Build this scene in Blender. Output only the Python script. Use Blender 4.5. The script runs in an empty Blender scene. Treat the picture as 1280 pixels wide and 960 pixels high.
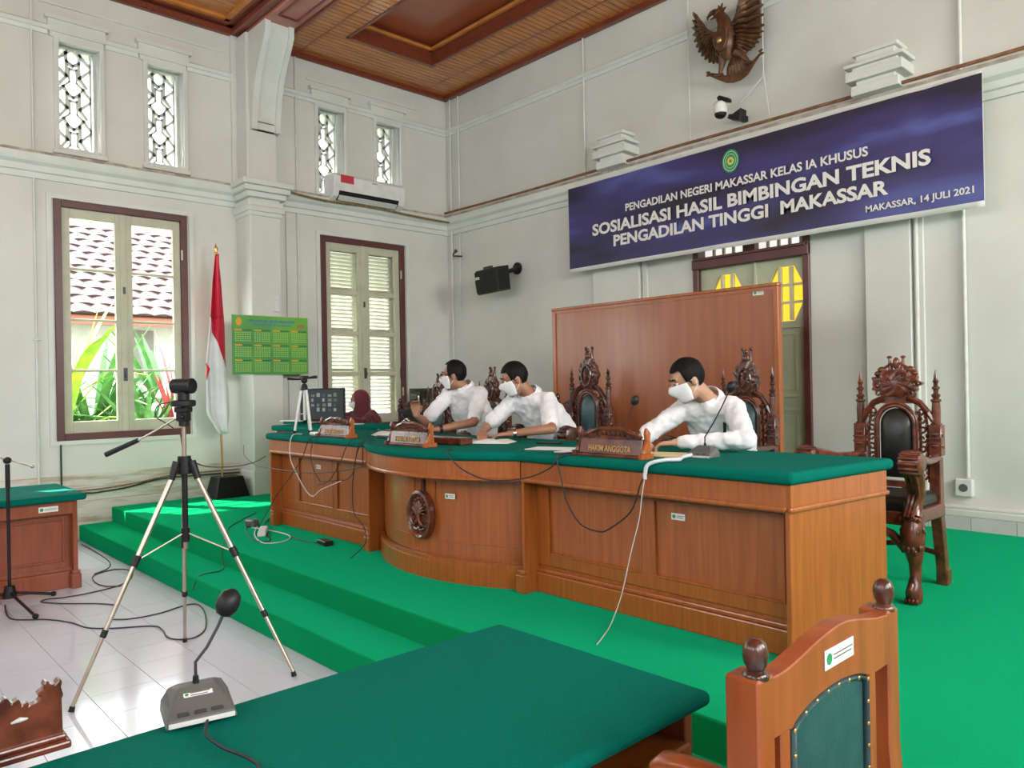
import bpy, bmesh, math, random
from mathutils import Vector, Matrix, Euler, noise
random.seed(7)
S = bpy.context.scene
COL = S.collection
PI = math.pi
V = Vector

# ------------------------------------------------------------------ camera
_f = 953.13; _yaw, _pit, _rol = -0.8224, 0.001636, -0.018225
fw = V((math.sin(_yaw)*math.cos(_pit), math.cos(_yaw)*math.cos(_pit), math.sin(_pit)))
r0 = V((math.cos(_yaw), -math.sin(_yaw), 0)); u0 = r0.cross(fw)
rr = math.cos(_rol)*r0 + math.sin(_rol)*u0; uu = -math.sin(_rol)*r0 + math.cos(_rol)*u0
cd = bpy.data.cameras.new('camera'); cam = bpy.data.objects.new('camera', cd); COL.objects.link(cam)
cam.matrix_world = Matrix(((rr.x, uu.x, -fw.x, 0), (rr.y, uu.y, -fw.y, 0), (rr.z, uu.z, -fw.z, 1.62), (0, 0, 0, 1)))
cd.sensor_width = 36; cd.lens = _f/1280*36; cd.clip_start = 0.02; cd.clip_end = 200
S.camera = cam
# ------------------------------------------------------------------ world, sun, exposure
S.view_settings.view_transform = 'Standard'; S.view_settings.look = 'None'
S.view_settings.exposure = 0.43; S.view_settings.gamma = 1; S.view_settings.use_curve_mapping = False
w = bpy.data.worlds.new('sky'); S.world = w; w.use_nodes = True
nt = w.node_tree; bg = nt.nodes['Background']; sky = nt.nodes.new('ShaderNodeTexSky')
sky.sky_type = 'NISHITA'; sky.sun_disc = False; sky.sun_elevation = math.radians(59); sky.sun_rotation = math.radians(298)
sky.dust_density = 6; sky.air_density = 1.4
mx = nt.nodes.new('ShaderNodeMixRGB'); mx.inputs[0].default_value = 0.55; mx.inputs[2].default_value = (7, 7.4, 7.6, 1)
nt.links.new(sky.outputs[0], mx.inputs[1]); nt.links.new(mx.outputs[0], bg.inputs[0]); bg.inputs[1].default_value = 0.9
sd = bpy.data.lights.new('sun', 'SUN'); so = bpy.data.objects.new('sun', sd); COL.objects.link(so)
so.rotation_euler = V((0.52, 0.28, -1)).to_track_quat('-Z', 'Y').to_euler(); so.location = (-14, -2, 12)
sd.energy = 20; sd.angle = 0.009; sd.color = (1, 0.96, 0.9)
def area(name, loc, d, sx, sy, e, c=(1, 1, 1)):
    l = bpy.data.lights.new(name, 'AREA'); l.shape = 'RECTANGLE'; l.size = sx; l.size_y = sy; l.energy = e; l.color = c
    o = bpy.data.objects.new(name, l); COL.objects.link(o); o.location = loc
    o.rotation_euler = V(d).to_track_quat('-Z', 'Z').to_euler(); return o
# added fill lamps high in the unseen right and rear walls, lighting from above
for i, (yy, ee) in enumerate(((-1.6, 80), (1.6, 120), (5.0, 210))):
    area('right_fill_lamp', (3.7, yy, 3.9), (-1, 0, -0.42), 1.9, 2.6, ee, (1.0, 0.95, 0.88))
for i, xx in enumerate((-7.2, -3.6, 0.0)):
    area('rear_fill_lamp', (xx, -4.6, 4.4), (0, 1, -0.6), 1.9, 1.8, 26, (1.0, 0.98, 0.95))
# daylight just inside the left windows and vents
area('daylight_left_window', (-9.38, 2.72, 2.4), (1, 0.0, -0.1), 1.0, 2.2, 14, (0.93, 1.0, 0.98))
area('daylight_left_window', (-9.38, 0.2, 2.4), (1, 0.0, -0.1), 1.0, 2.2, 14, (0.93, 1.0, 0.98))

# ------------------------------------------------------------------ materials
MT = {}
def newmat(name):
    m = bpy.data.materials.new(name); m.use_nodes = True; return m, m.node_tree, m.node_tree.nodes['Principled BSDF']
def mat(name, c, rough=0.5, metal=0.0, c2=None, scale=8.0, detail=4.0, stretch=(1, 1, 1), bump=0.0, bscale=None, coat=0.0, sheen=0.0, spec=0.5, rot=(0,0,0), lo=0.35, hi=0.65):
    if name in MT: return MT[name]
    m, t, b = newmat(name)
    b.inputs['Roughness'].default_value = rough; b.inputs['Metallic'].default_value = metal
    b.inputs['Coat Weight'].default_value = coat; b.inputs['Coat Roughness'].default_value = 0.12
    b.inputs['Sheen Weight'].default_value = sheen; b.inputs['Specular IOR Level'].default_value = spec
    if c2 is None: c2 = tuple(x*0.9 for x in c)
    tc = t.nodes.new('ShaderNodeTexCoord'); mp = t.nodes.new('ShaderNodeMapping'); mp.inputs['Scale'].default_value = stretch; mp.inputs['Rotation'].default_value = rot
    n = t.nodes.new('ShaderNodeTexNoise'); n.inputs['Scale'].default_value = scale; n.inputs['Detail'].default_value = detail
    r = t.nodes.new('ShaderNodeValToRGB'); r.color_ramp.elements[0].color = (*c2, 1); r.color_ramp.elements[1].color = (*c, 1)
    r.color_ramp.elements[0].position = lo; r.color_ramp.elements[1].position = hi
    t.links.new(tc.outputs['Object'], mp.inputs[0]); t.links.new(mp.outputs[0], n.inputs['Vector']); t.links.new(n.outputs[0], r.inputs[0]); t.links.new(r.outputs[0], b.inputs['Base Color'])
    if bump:
        n2 = t.nodes.new('ShaderNodeTexNoise'); n2.inputs['Scale'].default_value = bscale or scale*4; n2.inputs['Detail'].default_value = 5
        bp = t.nodes.new('ShaderNodeBump'); bp.inputs['Strength'].default_value = bump; bp.inputs['Distance'].default_value = 0.01
        t.links.new(mp.outputs[0], n2.inputs['Vector']); t.links.new(n2.outputs[0], bp.inputs['Height']); t.links.new(bp.outputs[0], b.inputs['Normal'])
    MT[name] = m; return m
M_wall = mat('wall_paint', (0.655, 0.67, 0.63), 0.45, c2=(0.595, 0.61, 0.57), scale=1.3, detail=6, bump=0.05, bscale=30)
M_wallw = mat('dirty_plinth', (0.62, 0.62, 0.55), 0.6, c2=(0.40, 0.33, 0.22), scale=6, detail=8, bump=0.3, lo=0.3, hi=0.5, stretch=(1, 0.4, 3))
M_trimw = mat('moulding_paint', (0.66, 0.69, 0.65), 0.45, c2=(0.60, 0.63, 0.59), scale=3)
M_dust = mat('dusty_ledge', (0.30, 0.24, 0.19), 0.9, c2=(0.5, 0.45, 0.4), scale=9, detail=8)
M_brown = mat('brown_frame_paint', (0.105, 0.028, 0.026), 0.38, c2=(0.08, 0.02, 0.02), scale=5)
M_cream = mat('cream_sash_paint', (0.52, 0.53, 0.40), 0.45, c2=(0.46, 0.47, 0.35), scale=6)
M_louvre = mat('louvre_paint', (0.70, 0.69, 0.60), 0.5, c2=(0.62, 0.61, 0.52), scale=6)
M_doorg = mat('door_green_paint', (0.43, 0.47, 0.33), 0.45, c2=(0.38, 0.42, 0.29), scale=5)
M_tile = mat('floor_tile', (0.60, 0.63, 0.70), 0.10, c2=(0.55, 0.58, 0.66), scale=2, spec=0.28)
M_grout = mat('grout', (0.42, 0.42, 0.44), 0.7)
M_skirt = mat('skirting_tile', (0.62, 0.64, 0.64), 0.2, c2=(0.55, 0.56, 0.56), scale=3)
M_carpet = mat('green_carpet', (0.004, 0.27, 0.075), 0.95, c2=(0.003, 0.21, 0.058), scale=260, detail=3, bump=0.6, bscale=500, sheen=0.0, spec=0.0, lo=0.3, hi=0.7)
_b = M_carpet.node_tree.nodes['Principled BSDF']; _b.inputs['Sheen Weight'].default_value = .75; _b.inputs['Sheen Roughness'].default_value = .42; _b.inputs['Sheen Tint'].default_value = (0.02, 0.80, 0.42, 1)
M_cloth = mat('green_baize', (0.0, 0.155, 0.115), 0.9, c2=(0.0, 0.118, 0.088), scale=300, detail=3, bump=0.3, bscale=420, sheen=0.0, spec=0.08)
M_wood = mat('bench_wood', (0.40, 0.112, 0.021), 0.28, c2=(0.30, 0.078, 0.015), scale=5, detail=7, stretch=(9, 9, 0.5), coat=0.35)
M_wood2 = mat('desk_wood', (0.30, 0.075, 0.03), 0.3, c2=(0.22, 0.052, 0.022), scale=5, detail=7, stretch=(9, 9, 0.6), coat=0.3)
M_panel = mat('screen_veneer', (0.36, 0.115, 0.045), 0.28, c2=(0.29, 0.085, 0.033), scale=2, detail=8, stretch=(7, 7, 0.5), coat=0.25)
M_carve = mat('carved_wood', (0.11, 0.032, 0.018), 0.26, c2=(0.03, 0.009, 0.006), scale=14, detail=5, bump=0.25, bscale=60, coat=0.4)
M_carve2 = mat('carved_wood_red', (0.17, 0.042, 0.020), 0.27, c2=(0.06, 0.015, 0.008), scale=14, detail=5, bump=0.2, bscale=50, coat=0.4)
M_plank = mat('ceiling_plank', (0.56, 0.20, 0.045), 0.25, c2=(0.40, 0.13, 0.03), scale=4, detail=6, stretch=(6, 0.6, 6), coat=0.2)
M_plank2 = mat('ceiling_panel', (0.40, 0.10, 0.04), 0.25, c2=(0.33, 0.08, 0.032), scale=1.5, detail=4, coat=0.2)
M_crown = mat('crown_wood', (0.20, 0.045, 0.022), 0.3, c2=(0.14, 0.03, 0.016), scale=5, stretch=(1, 5, 5))
M_beam = mat('beam_paint', (0.44, 0.15, 0.115), 0.25, c2=(0.38, 0.12, 0.09), scale=3, coat=0.3)
M_gold = mat('orange_moulding', (0.62, 0.24, 0.05), 0.25, c2=(0.5, 0.18, 0.04), scale=6)
M_black = mat('black_plastic', (0.012, 0.012, 0.014), 0.45, c2=(0.009, 0.009, 0.01), spec=0.3)
M_dgrey = mat('dark_grey_plastic', (0.045, 0.047, 0.05), 0.4)
M_grey = mat('grey_plastic', (0.115, 0.12, 0.112), 0.4, c2=(0.095, 0.10, 0.095))
M_lgrey = mat('light_plastic', (0.62, 0.64, 0.63), 0.4)
M_white = mat('white_plastic', (0.72, 0.74, 0.72), 0.35)
M_chrome = mat('brushed_metal', (0.55, 0.50, 0.44), 0.25, metal=1.0, c2=(0.45, 0.41, 0.36))
M_gilt = mat('gilt_letter', (0.50, 0.30, 0.10), 0.45, metal=0.2)
M_brass = mat('brass', (0.6, 0.4, 0.15), 0.3, metal=0.9)
M_teal = mat('teal_leather', (0.028, 0.075, 0.078), 0.33, c2=(0.02, 0.06, 0.063), scale=20, bump=0.15, bscale=160)
M_bleather = mat('black_leather', (0.012, 0.014, 0.013), 0.3, c2=(0.008, 0.01, 0.009), scale=20, bump=0.15, bscale=160)
M_paper = mat('paper', (0.78, 0.78, 0.76), 0.7, c2=(0.74, 0.74, 0.72))
M_yellow = mat('manila_paper', (0.72, 0.62, 0.34), 0.7)
M_shirt = mat('white_shirt', (0.76, 0.76, 0.78), 0.75, c2=(0.71, 0.72, 0.75), scale=5, bump=0.5, bscale=9, sheen=0.2)
M_mask = mat('white_mask', (0.80, 0.80, 0.80), 0.8, c2=(0.76, 0.76, 0.77))
M_skin = mat('skin', (0.36, 0.175, 0.105), 0.5, c2=(0.31, 0.145, 0.085), scale=9)
M_skin2 = mat('fair_skin', (0.50, 0.29, 0.19), 0.5, c2=(0.45, 0.25, 0.16), scale=9)
M_hair = mat('black_hair', (0.007, 0.006, 0.006), 0.6, c2=(0.003, 0.003, 0.003), scale=40, spec=0.15, bump=0.5, bscale=120, stretch=(1, 1, 0.3))
M_trouser = mat('dark_trousers', (0.02, 0.02, 0.025), 0.8)
M_maroon = mat('maroon_cloth', (0.12, 0.012, 0.022), 0.8, c2=(0.085, 0.008, 0.015), scale=6, bump=0.5, bscale=10, sheen=0.2)
M_red = mat('flag_red', (0.55, 0.01, 0.04), 0.7, c2=(0.48, 0.008, 0.03))
M_flagw = mat('flag_white', (0.75, 0.77, 0.80), 0.7)
M_sticker = mat('sticker_red', (0.55, 0.04, 0.07), 0.4)
M_logo = mat('logo_green', (0.02, 0.28, 0.10), 0.5)
M_logoy = mat('logo_yellow', (0.75, 0.6, 0.10), 0.5)
M_bronze = mat('emblem_bronze', (0.15, 0.072, 0.03), 0.42, metal=0.25, c2=(0.07, 0.03, 0.014), scale=14, bump=0.25, bscale=50)
M_cable = mat('black_cable', (0.02, 0.02, 0.022), 0.5)
M_cablew = mat('white_cable', (0.62, 0.66, 0.68), 0.5)
M_pipe = mat('conduit_paint', (0.68, 0.70, 0.66), 0.5)
def emit(name, c, e):
    m, t, b = newmat(name); b.inputs['Base Color'].default_value = (*c, 1); b.inputs['Emission Color'].default_value = (*c, 1); b.inputs['Emission Strength'].default_value = e
    MT[name] = m; return m
M_yglass = emit('lit_yellow_glass', (0.85, 0.56, 0.03), 0.75)  # backlight through the door glass put in as emission
m, t, b = newmat('window_glass'); MT['glass'] = m
for n_ in list(t.nodes):
    if n_.type != 'OUTPUT_MATERIAL': t.nodes.remove(n_)
tr = t.nodes.new('ShaderNodeBsdfTransparent'); gl = t.nodes.new('ShaderNodeBsdfGlossy'); gl.inputs['Roughness'].default_value = 0.02
fr = t.nodes.new('ShaderNodeMath'); fr.operation = 'POWER'; fr.inputs[1].default_value = 4; lw = t.nodes.new('ShaderNodeLayerWeight'); lw.inputs[0].default_value = 0.35; t.links.new(lw.outputs['Facing'], fr.inputs[0]); ms = t.nodes.new('ShaderNodeMixShader')
tr.inputs[0].default_value = (0.95, 0.98, 0.97, 1)
t.links.new(fr.outputs[0], ms.inputs[0]); t.links.new(tr.outputs[0], ms.inputs[1]); t.links.new(gl.outputs[0], ms.inputs[2])
t.links.new(ms.outputs[0], [n_ for n_ in t.nodes if n_.type == 'OUTPUT_MATERIAL'][0].inputs[0])
M_glass = m

# ------------------------------------------------------------------ mesh helpers
class MB:
    def __init__(s): s.v = []; s.f = []
    def add(s, vs, fs, M=None):
        k = len(s.v)
        s.v += [tuple(M @ V(p)) if M else tuple(p) for p in vs]; s.f += [tuple(i+k for i in f) for f in fs]; return s
    def box(s, a, b, M=None):
        x0, y0, z0 = a; x1, y1, z1 = b
        if x0 > x1: x0, x1 = x1, x0
        if y0 > y1: y0, y1 = y1, y0
        if z0 > z1: z0, z1 = z1, z0
        return s.add([(x0,y0,z0),(x1,y0,z0),(x1,y1,z0),(x0,y1,z0),(x0,y0,z1),(x1,y0,z1),(x1,y1,z1),(x0,y1,z1)],
                     [(0,3,2,1),(4,5,6,7),(0,1,5,4),(1,2,6,5),(2,3,7,6),(3,0,4,7)], M)
    def cbox(s, c, d, M=None):
        return s.box([c[i]-d[i]/2 for i in range(3)], [c[i]+d[i]/2 for i in range(3)], M)
    def prism(s, poly, z0, z1, M=None):
        n = len(poly)
        return s.add([(x, y, z0) for x, y in poly] + [(x, y, z1) for x, y in poly],
                     [tuple(range(n-1, -1, -1)), tuple(range(n, 2*n))] + [(i, (i+1) % n, n+(i+1) % n, n+i) for i in range(n)], M)
    def loft(s, rings, caps=True, close=True, M=None):
        n = len(rings[0]); vs = [p for r in rings for p in r]; fs = []
        for i in range(len(rings)-1):
            for j in range(n if close else n-1):
                a = i*n+j; b = i*n+(j+1) % n; fs.append((a, b, b+n, a+n))
        if caps: fs += [tuple(range(n-1, -1, -1)), tuple(range((len(rings)-1)*n, len(rings)*n))]
        return s.add(vs, fs, M)
    def lathe(s, prof, n=16, M=None):
        return s.loft([[(r*math.cos(2*PI*j/n), r*math.sin(2*PI*j/n), z) for j in range(n)] for r, z in prof], M=M)
    def tube(s, pts, r, n=8, M=None, flat=1.0):
        pts = [V(p) for p in pts]; rs = r if isinstance(r, (list, tuple)) else [r]*len(pts); rings = []
        up = None
        for i, p in enumerate(pts):
            d = (pts[min(i+1, len(pts)-1)] - pts[max(i-1, 0)])
            if d.length < 1e-9: d = V((0, 0, 1))
            d.normalize()
            if up is None:
                up = V((0, 0, 1)) if abs(d.z) < 0.9 else V((0, 1, 0))
            x = d.cross(up)
            if x.length < 1e-4: x = d.cross(V((1, 0, 0)))
            x.normalize(); y = x.cross(d).normalized(); up = y
            rings.append([tuple(p + rs[i]*(math.cos(2*PI*j/n)*x + flat*math.sin(2*PI*j/n)*y)) for j in range(n)])
        return s.loft(rings, M=M)
    def ball(s, c, r, n=12, m=8, M=None):
        if not isinstance(r, (list, tuple)): r = (r, r, r)
        c = V(c); k = len(s.v); vs = [(c.x, c.y, c.z-r[2])]
        for i in range(1, m):
            a = -PI/2 + PI*i/m
            vs += [(c.x+r[0]*math.cos(a)*math.cos(2*PI*j/n), c.y+r[1]*math.cos(a)*math.sin(2*PI*j/n), c.z+r[2]*math.sin(a)) for j in range(n)]
        vs.append((c.x, c.y, c.z+r[2])); fs = []
        for j in range(n): fs.append((0, 1+(j+1) % n, 1+j))
        for i in range(m-2):
            for j in range(n):
                a = 1+i*n+j; b = 1+i*n+(j+1) % n; fs.append((a, b, b+n, a+n))
        t = len(vs)-1
        for j in range(n): fs.append((t, 1+(m-2)*n+j, 1+(m-2)*n+(j+1) % n))
        return s.add(vs, fs, M)
    def cap(s, p0, r0, p1, r1, n=12):
        p0 = V(p0); p1 = V(p1); d = p1-p0; L = d.length; q = d.to_track_quat('Z', 'Y').to_matrix().to_4x4(); q.translation = p0
        prof = [(r0*math.sin(a), -r0*math.cos(a)) for a in (0.02, 0.5, 1.0, 1.5)] + [(r1*math.cos(a), L+r1*math.sin(a)) for a in (0.07, 0.5, 1.0, 1.55)]
        return s.lathe(prof, n, q)
    def build(s, name, m, parent=None, smooth=0, bevel=0, loc=None, seg=1):
        me = bpy.data.meshes.new(name); me.from_pydata(s.v, [], s.f); me.update()
        bm = bmesh.new(); bm.from_mesh(me); bmesh.ops.recalc_face_normals(bm, faces=bm.faces); bm.to_mesh(me); bm.free()
        me.materials.append(m)
        if smooth:
            me.polygons.foreach_set('use_smooth', [True]*len(me.polygons)); me.set_sharp_from_angle(angle=math.radians(smooth))
        o = bpy.data.objects.new(name, me); COL.objects.link(o)
        if parent is not None: o.parent = parent
        if loc: o.location = loc
        if bevel:
            b = o.modifiers.new('bevel', 'BEVEL'); b.width = bevel; b.segments = seg; b.limit_method = 'ANGLE'; b.angle_limit = 0.6
        return o
def tag(o, label=None, cat=None, group=None, kind=None):
    if label: o['label'] = label
    if cat: o['category'] = cat
    if group: o['group'] = group
    if kind: o['kind'] = kind
    return o
def thing(name, label, cat, loc=(0, 0, 0), rot=0, group=None, scale=1):
    o = bpy.data.objects.new(name, None); COL.objects.link(o); o.location = loc; o.empty_display_size = 0.1
    o.rotation_euler = (0, 0, rot) if not isinstance(rot, (tuple, list)) else rot
    if scale != 1: o.scale = (scale,)*3
    return tag(o, label, cat, group)
def struct(name):
    o = bpy.data.objects.new(name, None); COL.objects.link(o); o['kind'] = 'structure'; return o
def copy_obj(o, parent=None):
    c = o.copy(); COL.objects.link(c)
    if parent is not None: c.parent = parent
    for ch in list(o.children): copy_obj(ch, c)
    return c
def curve_obj(name, pts, r, m, parent=None, res=5):
    """cable: a smooth tube through the points"""
    P = [V(p) for p in pts]; Q = []
    for i in range(len(P)-1):
        p0, p1, p2, p3 = P[max(i-1, 0)], P[i], P[i+1], P[min(i+2, len(P)-1)]
        for k in range(res):
            u = k/res; Q.append(.5*((2*p1)+(p2-p0)*u+(2*p0-5*p1+4*p2-p3)*u*u+(3*p1-p0-3*p2+p3)*u**3))
    Q.append(P[-1]); return MB().tube(Q, r, 6).build(name, m, parent, smooth=180)
Mxz = Matrix(((1, 0, 0, 0), (0, 0, 1, 0), (0, 1, 0, 0), (0, 0, 0, 1)))
Myz = Matrix(((0, 0, 1, 0), (1, 0, 0, 0), (0, 1, 0, 0), (0, 0, 0, 1)))
def text_part(name, s, m, parent, x0, z0, w, h, M=None, bold=0.012, depth=0.002, sx=1):
    """lettering fitted into a box w x h, drawn in the local XZ plane facing -Y (M places it)"""
    c = bpy.data.curves.new(name, 'FONT'); c.body = s; c.size = 1; c.offset = bold; c.extrude = 0.01; c.resolution_u = 3
    o = bpy.data.objects.new(name, c); COL.objects.link(o)
    bpy.context.view_layer.update()
    me = bpy.data.meshes.new_from_object(o.evaluated_get(bpy.context.evaluated_depsgraph_get()))
    bpy.data.objects.remove(o); bpy.data.curves.remove(c)
    xs = [v.co.x for v in me.vertices]; ys = [v.co.y for v in me.vertices]
    a, b, c0, d0 = min(xs), max(xs), min(ys), max(ys)
    # one part per word: faces are sorted by the gaps between words
    iv = sorted((min(me.vertices[i].co.x for i in p.vertices), max(me.vertices[i].co.x for i in p.vertices)) for p in me.polygons)
    cuts = []; e = iv[0][1]
    for lo, hi in iv:
        if lo-e > .16: cuts.append((lo+e)/2)
        e = max(e, hi)
    words = [MB() for _ in range(len(cuts)+1)]; maps = [{} for _ in words]
    co = []
    for v in me.vertices:
        p = V(((v.co.x-a)/(b-a)*w + x0, -depth*(1 if v.co.z > 0 else 0), (v.co.y-c0)/(d0-c0)*h + z0)); co.append(tuple(M @ p if M else p))
    for p in me.polygons:
        k = sum(me.vertices[p.vertices[0]].co.x > c_ for c_ in cuts); f = []
        for i in p.vertices:
            if i not in maps[k]: maps[k][i] = len(words[k].v); words[k].v.append(co[i])
            f.append(maps[k][i])
        words[k].f.append(tuple(f))
    return [q.build(name, m, parent) for q in words]
def wall_holes(mb, x0, x1, u0, u1, z0, z1, holes, axis):
    """slab between x0..x1 thick, spanning u0..u1, z0..z1 with rectangular holes (ua,ub,za,zb); axis 'y': u is Y"""
    us = sorted({u0, u1, *[h[0] for h in holes], *[h[1] for h in holes]}); zs = sorted({z0, z1, *[h[2] for h in holes], *[h[3] for h in holes]})
    for i in range(len(us)-1):
        run = None
        for k in range(len(zs)-1):
            cu = (us[i]+us[i+1])/2; cz = (zs[k]+zs[k+1])/2
            inside = any(h[0] < cu < h[1] and h[2] < cz < h[3] for h in holes)
            if not inside:
                if run is None: run = zs[k]
                end = zs[k+1]
            if (inside or k == len(zs)-2) and run is not None:
                if axis == 'y': mb.box((x0, us[i], run), (x1, us[i+1], end))
                else: mb.box((us[i], x0, run), (us[i+1], x1, end))
                run = None
def frame_rect(mb, X0, X1, ua, ub, za, zb, wd, axis='y', wb=None, wt=None):
    wb = wd if wb is None else wb; wt = wd if wt is None else wt
    L = [((ua, ua+wd), (za, zb)), ((ub-wd, ub), (za, zb)), ((ua+wd, ub-wd), (zb-wt, zb)), ((ua+wd, ub-wd), (za, za+wb))]
    for (a, b), (c, d) in L:
        if d-c <= 1e-6: continue
        if axis == 'y': mb.box((X0, a, c), (X1, b, d))
        else: mb.box((a, X0, c), (b, X1, d))
# ================================================================== SETTING
XA, XA2, YB = -9.45, -9.25, 7.3
PH = 0.33
# ---- floor: glazed tiles, one object each where they can be told apart
fl = struct('floor')
MB().box((-9.8, -4.8, -0.15), (3.9, 2.3, -0.004)).build('floor_bed', M_grout, fl)
tile_me = None
T = 0.327
MB().box((-9.45, -4.8, -0.006), (3.9, -0.55-0.003, 0)).box((-2.22, -0.55, -0.006), (3.9, 2.2, 0)).build('far_tiles', M_tile, fl)
proto = None
ny = 9; y_start = 2.075-T*8
for j in range(ny):
    for i in range(22):
        x = -9.43 + i*T; y = y_start + (j-0.0)*T - 0.0
        if y > 2.2: continue
        if proto is None:
            proto = MB().box((0.002, 0.002, -0.006), (T-0.002, min(T, 1)-0.002, 0.0)).build('tile', M_tile, fl); o = proto
        else: o = proto.copy(); COL.objects.link(o)
        o.location = (x, y, 0)
# ---- carpeted platform with its step
pf = tag(struct('floor_platform'))
MB().box((-9.6, 2.53, 0.0), (3.9, 7.3, PH)).build('platform_deck', M_carpet, pf, bevel=0.012, seg=3)
MB().box((-9.6, 2.2, 0.0), (3.9, 2.54, 0.17)).build('step', M_carpet, pf, bevel=0.012, seg=3)
# ---- left wall with openings
W1 = (2.01, 3.43, 1.10, 3.74); W0 = (-0.75, 0.67, 1.10, 3.74); W2 = (5.114, 6.47, 1.05, 3.69)
VZ = (4.28, 5.50); vents1 = [(2.07, 2.44), (2.99, 3.36)]; vents2 = [(5.09, 5.45), (6.01, 6.37)]
vents0 = [(-0.7, -0.33), (0.2, 0.57)]
wl = struct('wall_left'); mb = MB()
wall_holes(mb, -9.85, XA, -4.8, 4.06, -0.05, 6.5, [W1, W0] + [(a, b+0.05, *VZ) for a, b in vents1+vents0], 'y')
mb.build('wall_slab', M_wall, wl)
mb = MB(); wall_holes(mb, -9.80, XA2, 4.44, 7.7, 0, 6.5, [W2] + [(a, b+0.05, VZ[0]-0.06, VZ[1]-0.06) for a, b in vents2], 'y')
mb.build('wall_slab', M_wall, wl)
# pilaster between the bays with its pier, collar and curved corbel
pl = struct('trim_1')
mb = MB().box((-9.8, 4.053, 0), (-9.047, 4.452, 4.02)); mb.build('pilaster_shaft', M_wall, pl, bevel=0.008)
MB().box((-9.8, 4.06, 4.2), (-9.12, 4.452, 6.07)).box((-9.8, 4.0, 4.1), (-9.4, 4.2, 6.3)).build('upper_shaft', M_wall, pl, bevel=0.008)
mb = MB()
for k, (z, d) in enumerate(((3.78, .02), (3.83, .045), (3.90, .03), (4.00, .06), (4.07, .10), (4.14, .13))):
    mb.box((-9.6, 4.053-d, z), (-9.047+d, 4.452+d, z+.07))
mb.build('pilaster_capital', M_trimw, pl, bevel=0.012, seg=2)
prof = [(-9.12, 4.86), (-9.08, 4.86), (-9.08, 4.98), (-9.06, 5.1), (-9.02, 5.3), (-8.95, 5.5), (-8.86, 5.66), (-8.76, 5.80), (-8.68, 5.93), (-8.67, 6.07), (-9.4, 6.07), (-9.4, 4.86)]
Mxz = Matrix(((1, 0, 0, 0), (0, 0, 1, 0), (0, 1, 0, 0), (0, 0, 0, 1)))
MB().prism(prof, 4.13, 4.44, Mxz).prism([(x+(.035 if i < 10 else 0), z) for i, (x, z) in enumerate(prof)], 4.10, 4.17, Mxz).prism([(x+(.035 if i < 10 else 0), z) for i, (x, z) in enumerate(prof)], 4.41, 4.475, Mxz).build('corbel', M_trimw, pl, smooth=35)
MB().box((-9.125, 4.17, 4.99-.03), (-9.075, 4.40, 5.0-.03)).box((-9.125, 4.17, 4.89-.03), (-9.075, 4.40, 4.9-.03)).build('corbel_groove', M_dgrey, pl)
# ---- back wall with doorway
D1 = (-4.84, -3.50, PH, 3.45)
wb_ = struct('wall_back'); mb = MB(); wall_holes(mb, YB, YB+0.35, -9.8, 4.2, 0, 6.5, [D1], 'x'); mb.build('wall_slab', M_wall, wb_)
# right and rear walls (outside the frame) with high openings added for the light
mb = MB(); wall_holes(mb, 3.8, 4.1, -5.1, 7.3, -0.05, 6.5, [(y-1, y+1, 2.6, 5.2) for y in (-1.6, 1.6, 5.0)], 'y'); wr = struct('wall_right'); mb.build('wall_slab', M_wall, wr)
mb = MB(); wall_holes(mb, -5.1, -4.8, -9.8, 4.1, -0.05, 6.5, [(x-1, x+1, 3.5, 5.3) for x in (-7.2, -3.6, 0.0)], 'x'); wq = struct('wall_rear'); mb.build('wall_slab', M_wall, wq)
# ---- cornices / string courses
def run(mb, p0, p1, prof, n):
    """straight moulding: prof = [(out, z)...] swept from p0 to p1, n = outward normal"""
    n = V(n); rings = [[tuple(V((p[0], p[1], 0)) + n*o + V((0, 0, z))) for o, z in prof] for p in (p0, p1)]
    mb.loft(rings)
CORN = [(-.05, 3.93), (.03, 3.93), (.035, 3.99), (.06, 4.0), (.07, 4.06), (.11, 4.09), (.13, 4.14), (.13, 4.185), (-.05, 4.20)]
c1 = struct('trim_2'); mb = MB(); run(mb, (XA, -4.8), (XA, 4.06), CORN, (1, 0, 0)); run(mb, (XA2, 4.44), (XA2, 7.3), CORN, (1, 0, 0)); mb.build('cornice_left', M_trimw, c1, smooth=30)
mb = MB(); run(mb, (-9.25, YB), (4, YB), CORN, (0, -1, 0)); mb.build('cornice_back', M_trimw, c1, smooth=30)
mb = MB()
for a, b, X in ((-4.8, 4.0, XA), (4.5, 7.2, XA2)):
    n = int((b-a)/.12)
    mb.loft([[(X-.02, a+(b-a)*i/n, 4.19), (X+.137, a+(b-a)*i/n, 4.172+.006*random.random()), (X+.135, a+(b-a)*i/n, 4.198+.01*random.random()), (X-.02, a+(b-a)*i/n, 4.214+.008*random.random())] for i in range(n+1)])
mb.loft([[(-9.2+i*.12, YB+.02, 4.19), (-9.2+i*.12, YB-.137, 4.172), (-9.2+i*.12, YB-.135, 4.198+.01*random.random()), (-9.2+i*.12, YB+.02, 4.215)] for i in range(106)])
mb.build('ledge_dust', M_dust, c1)
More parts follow.
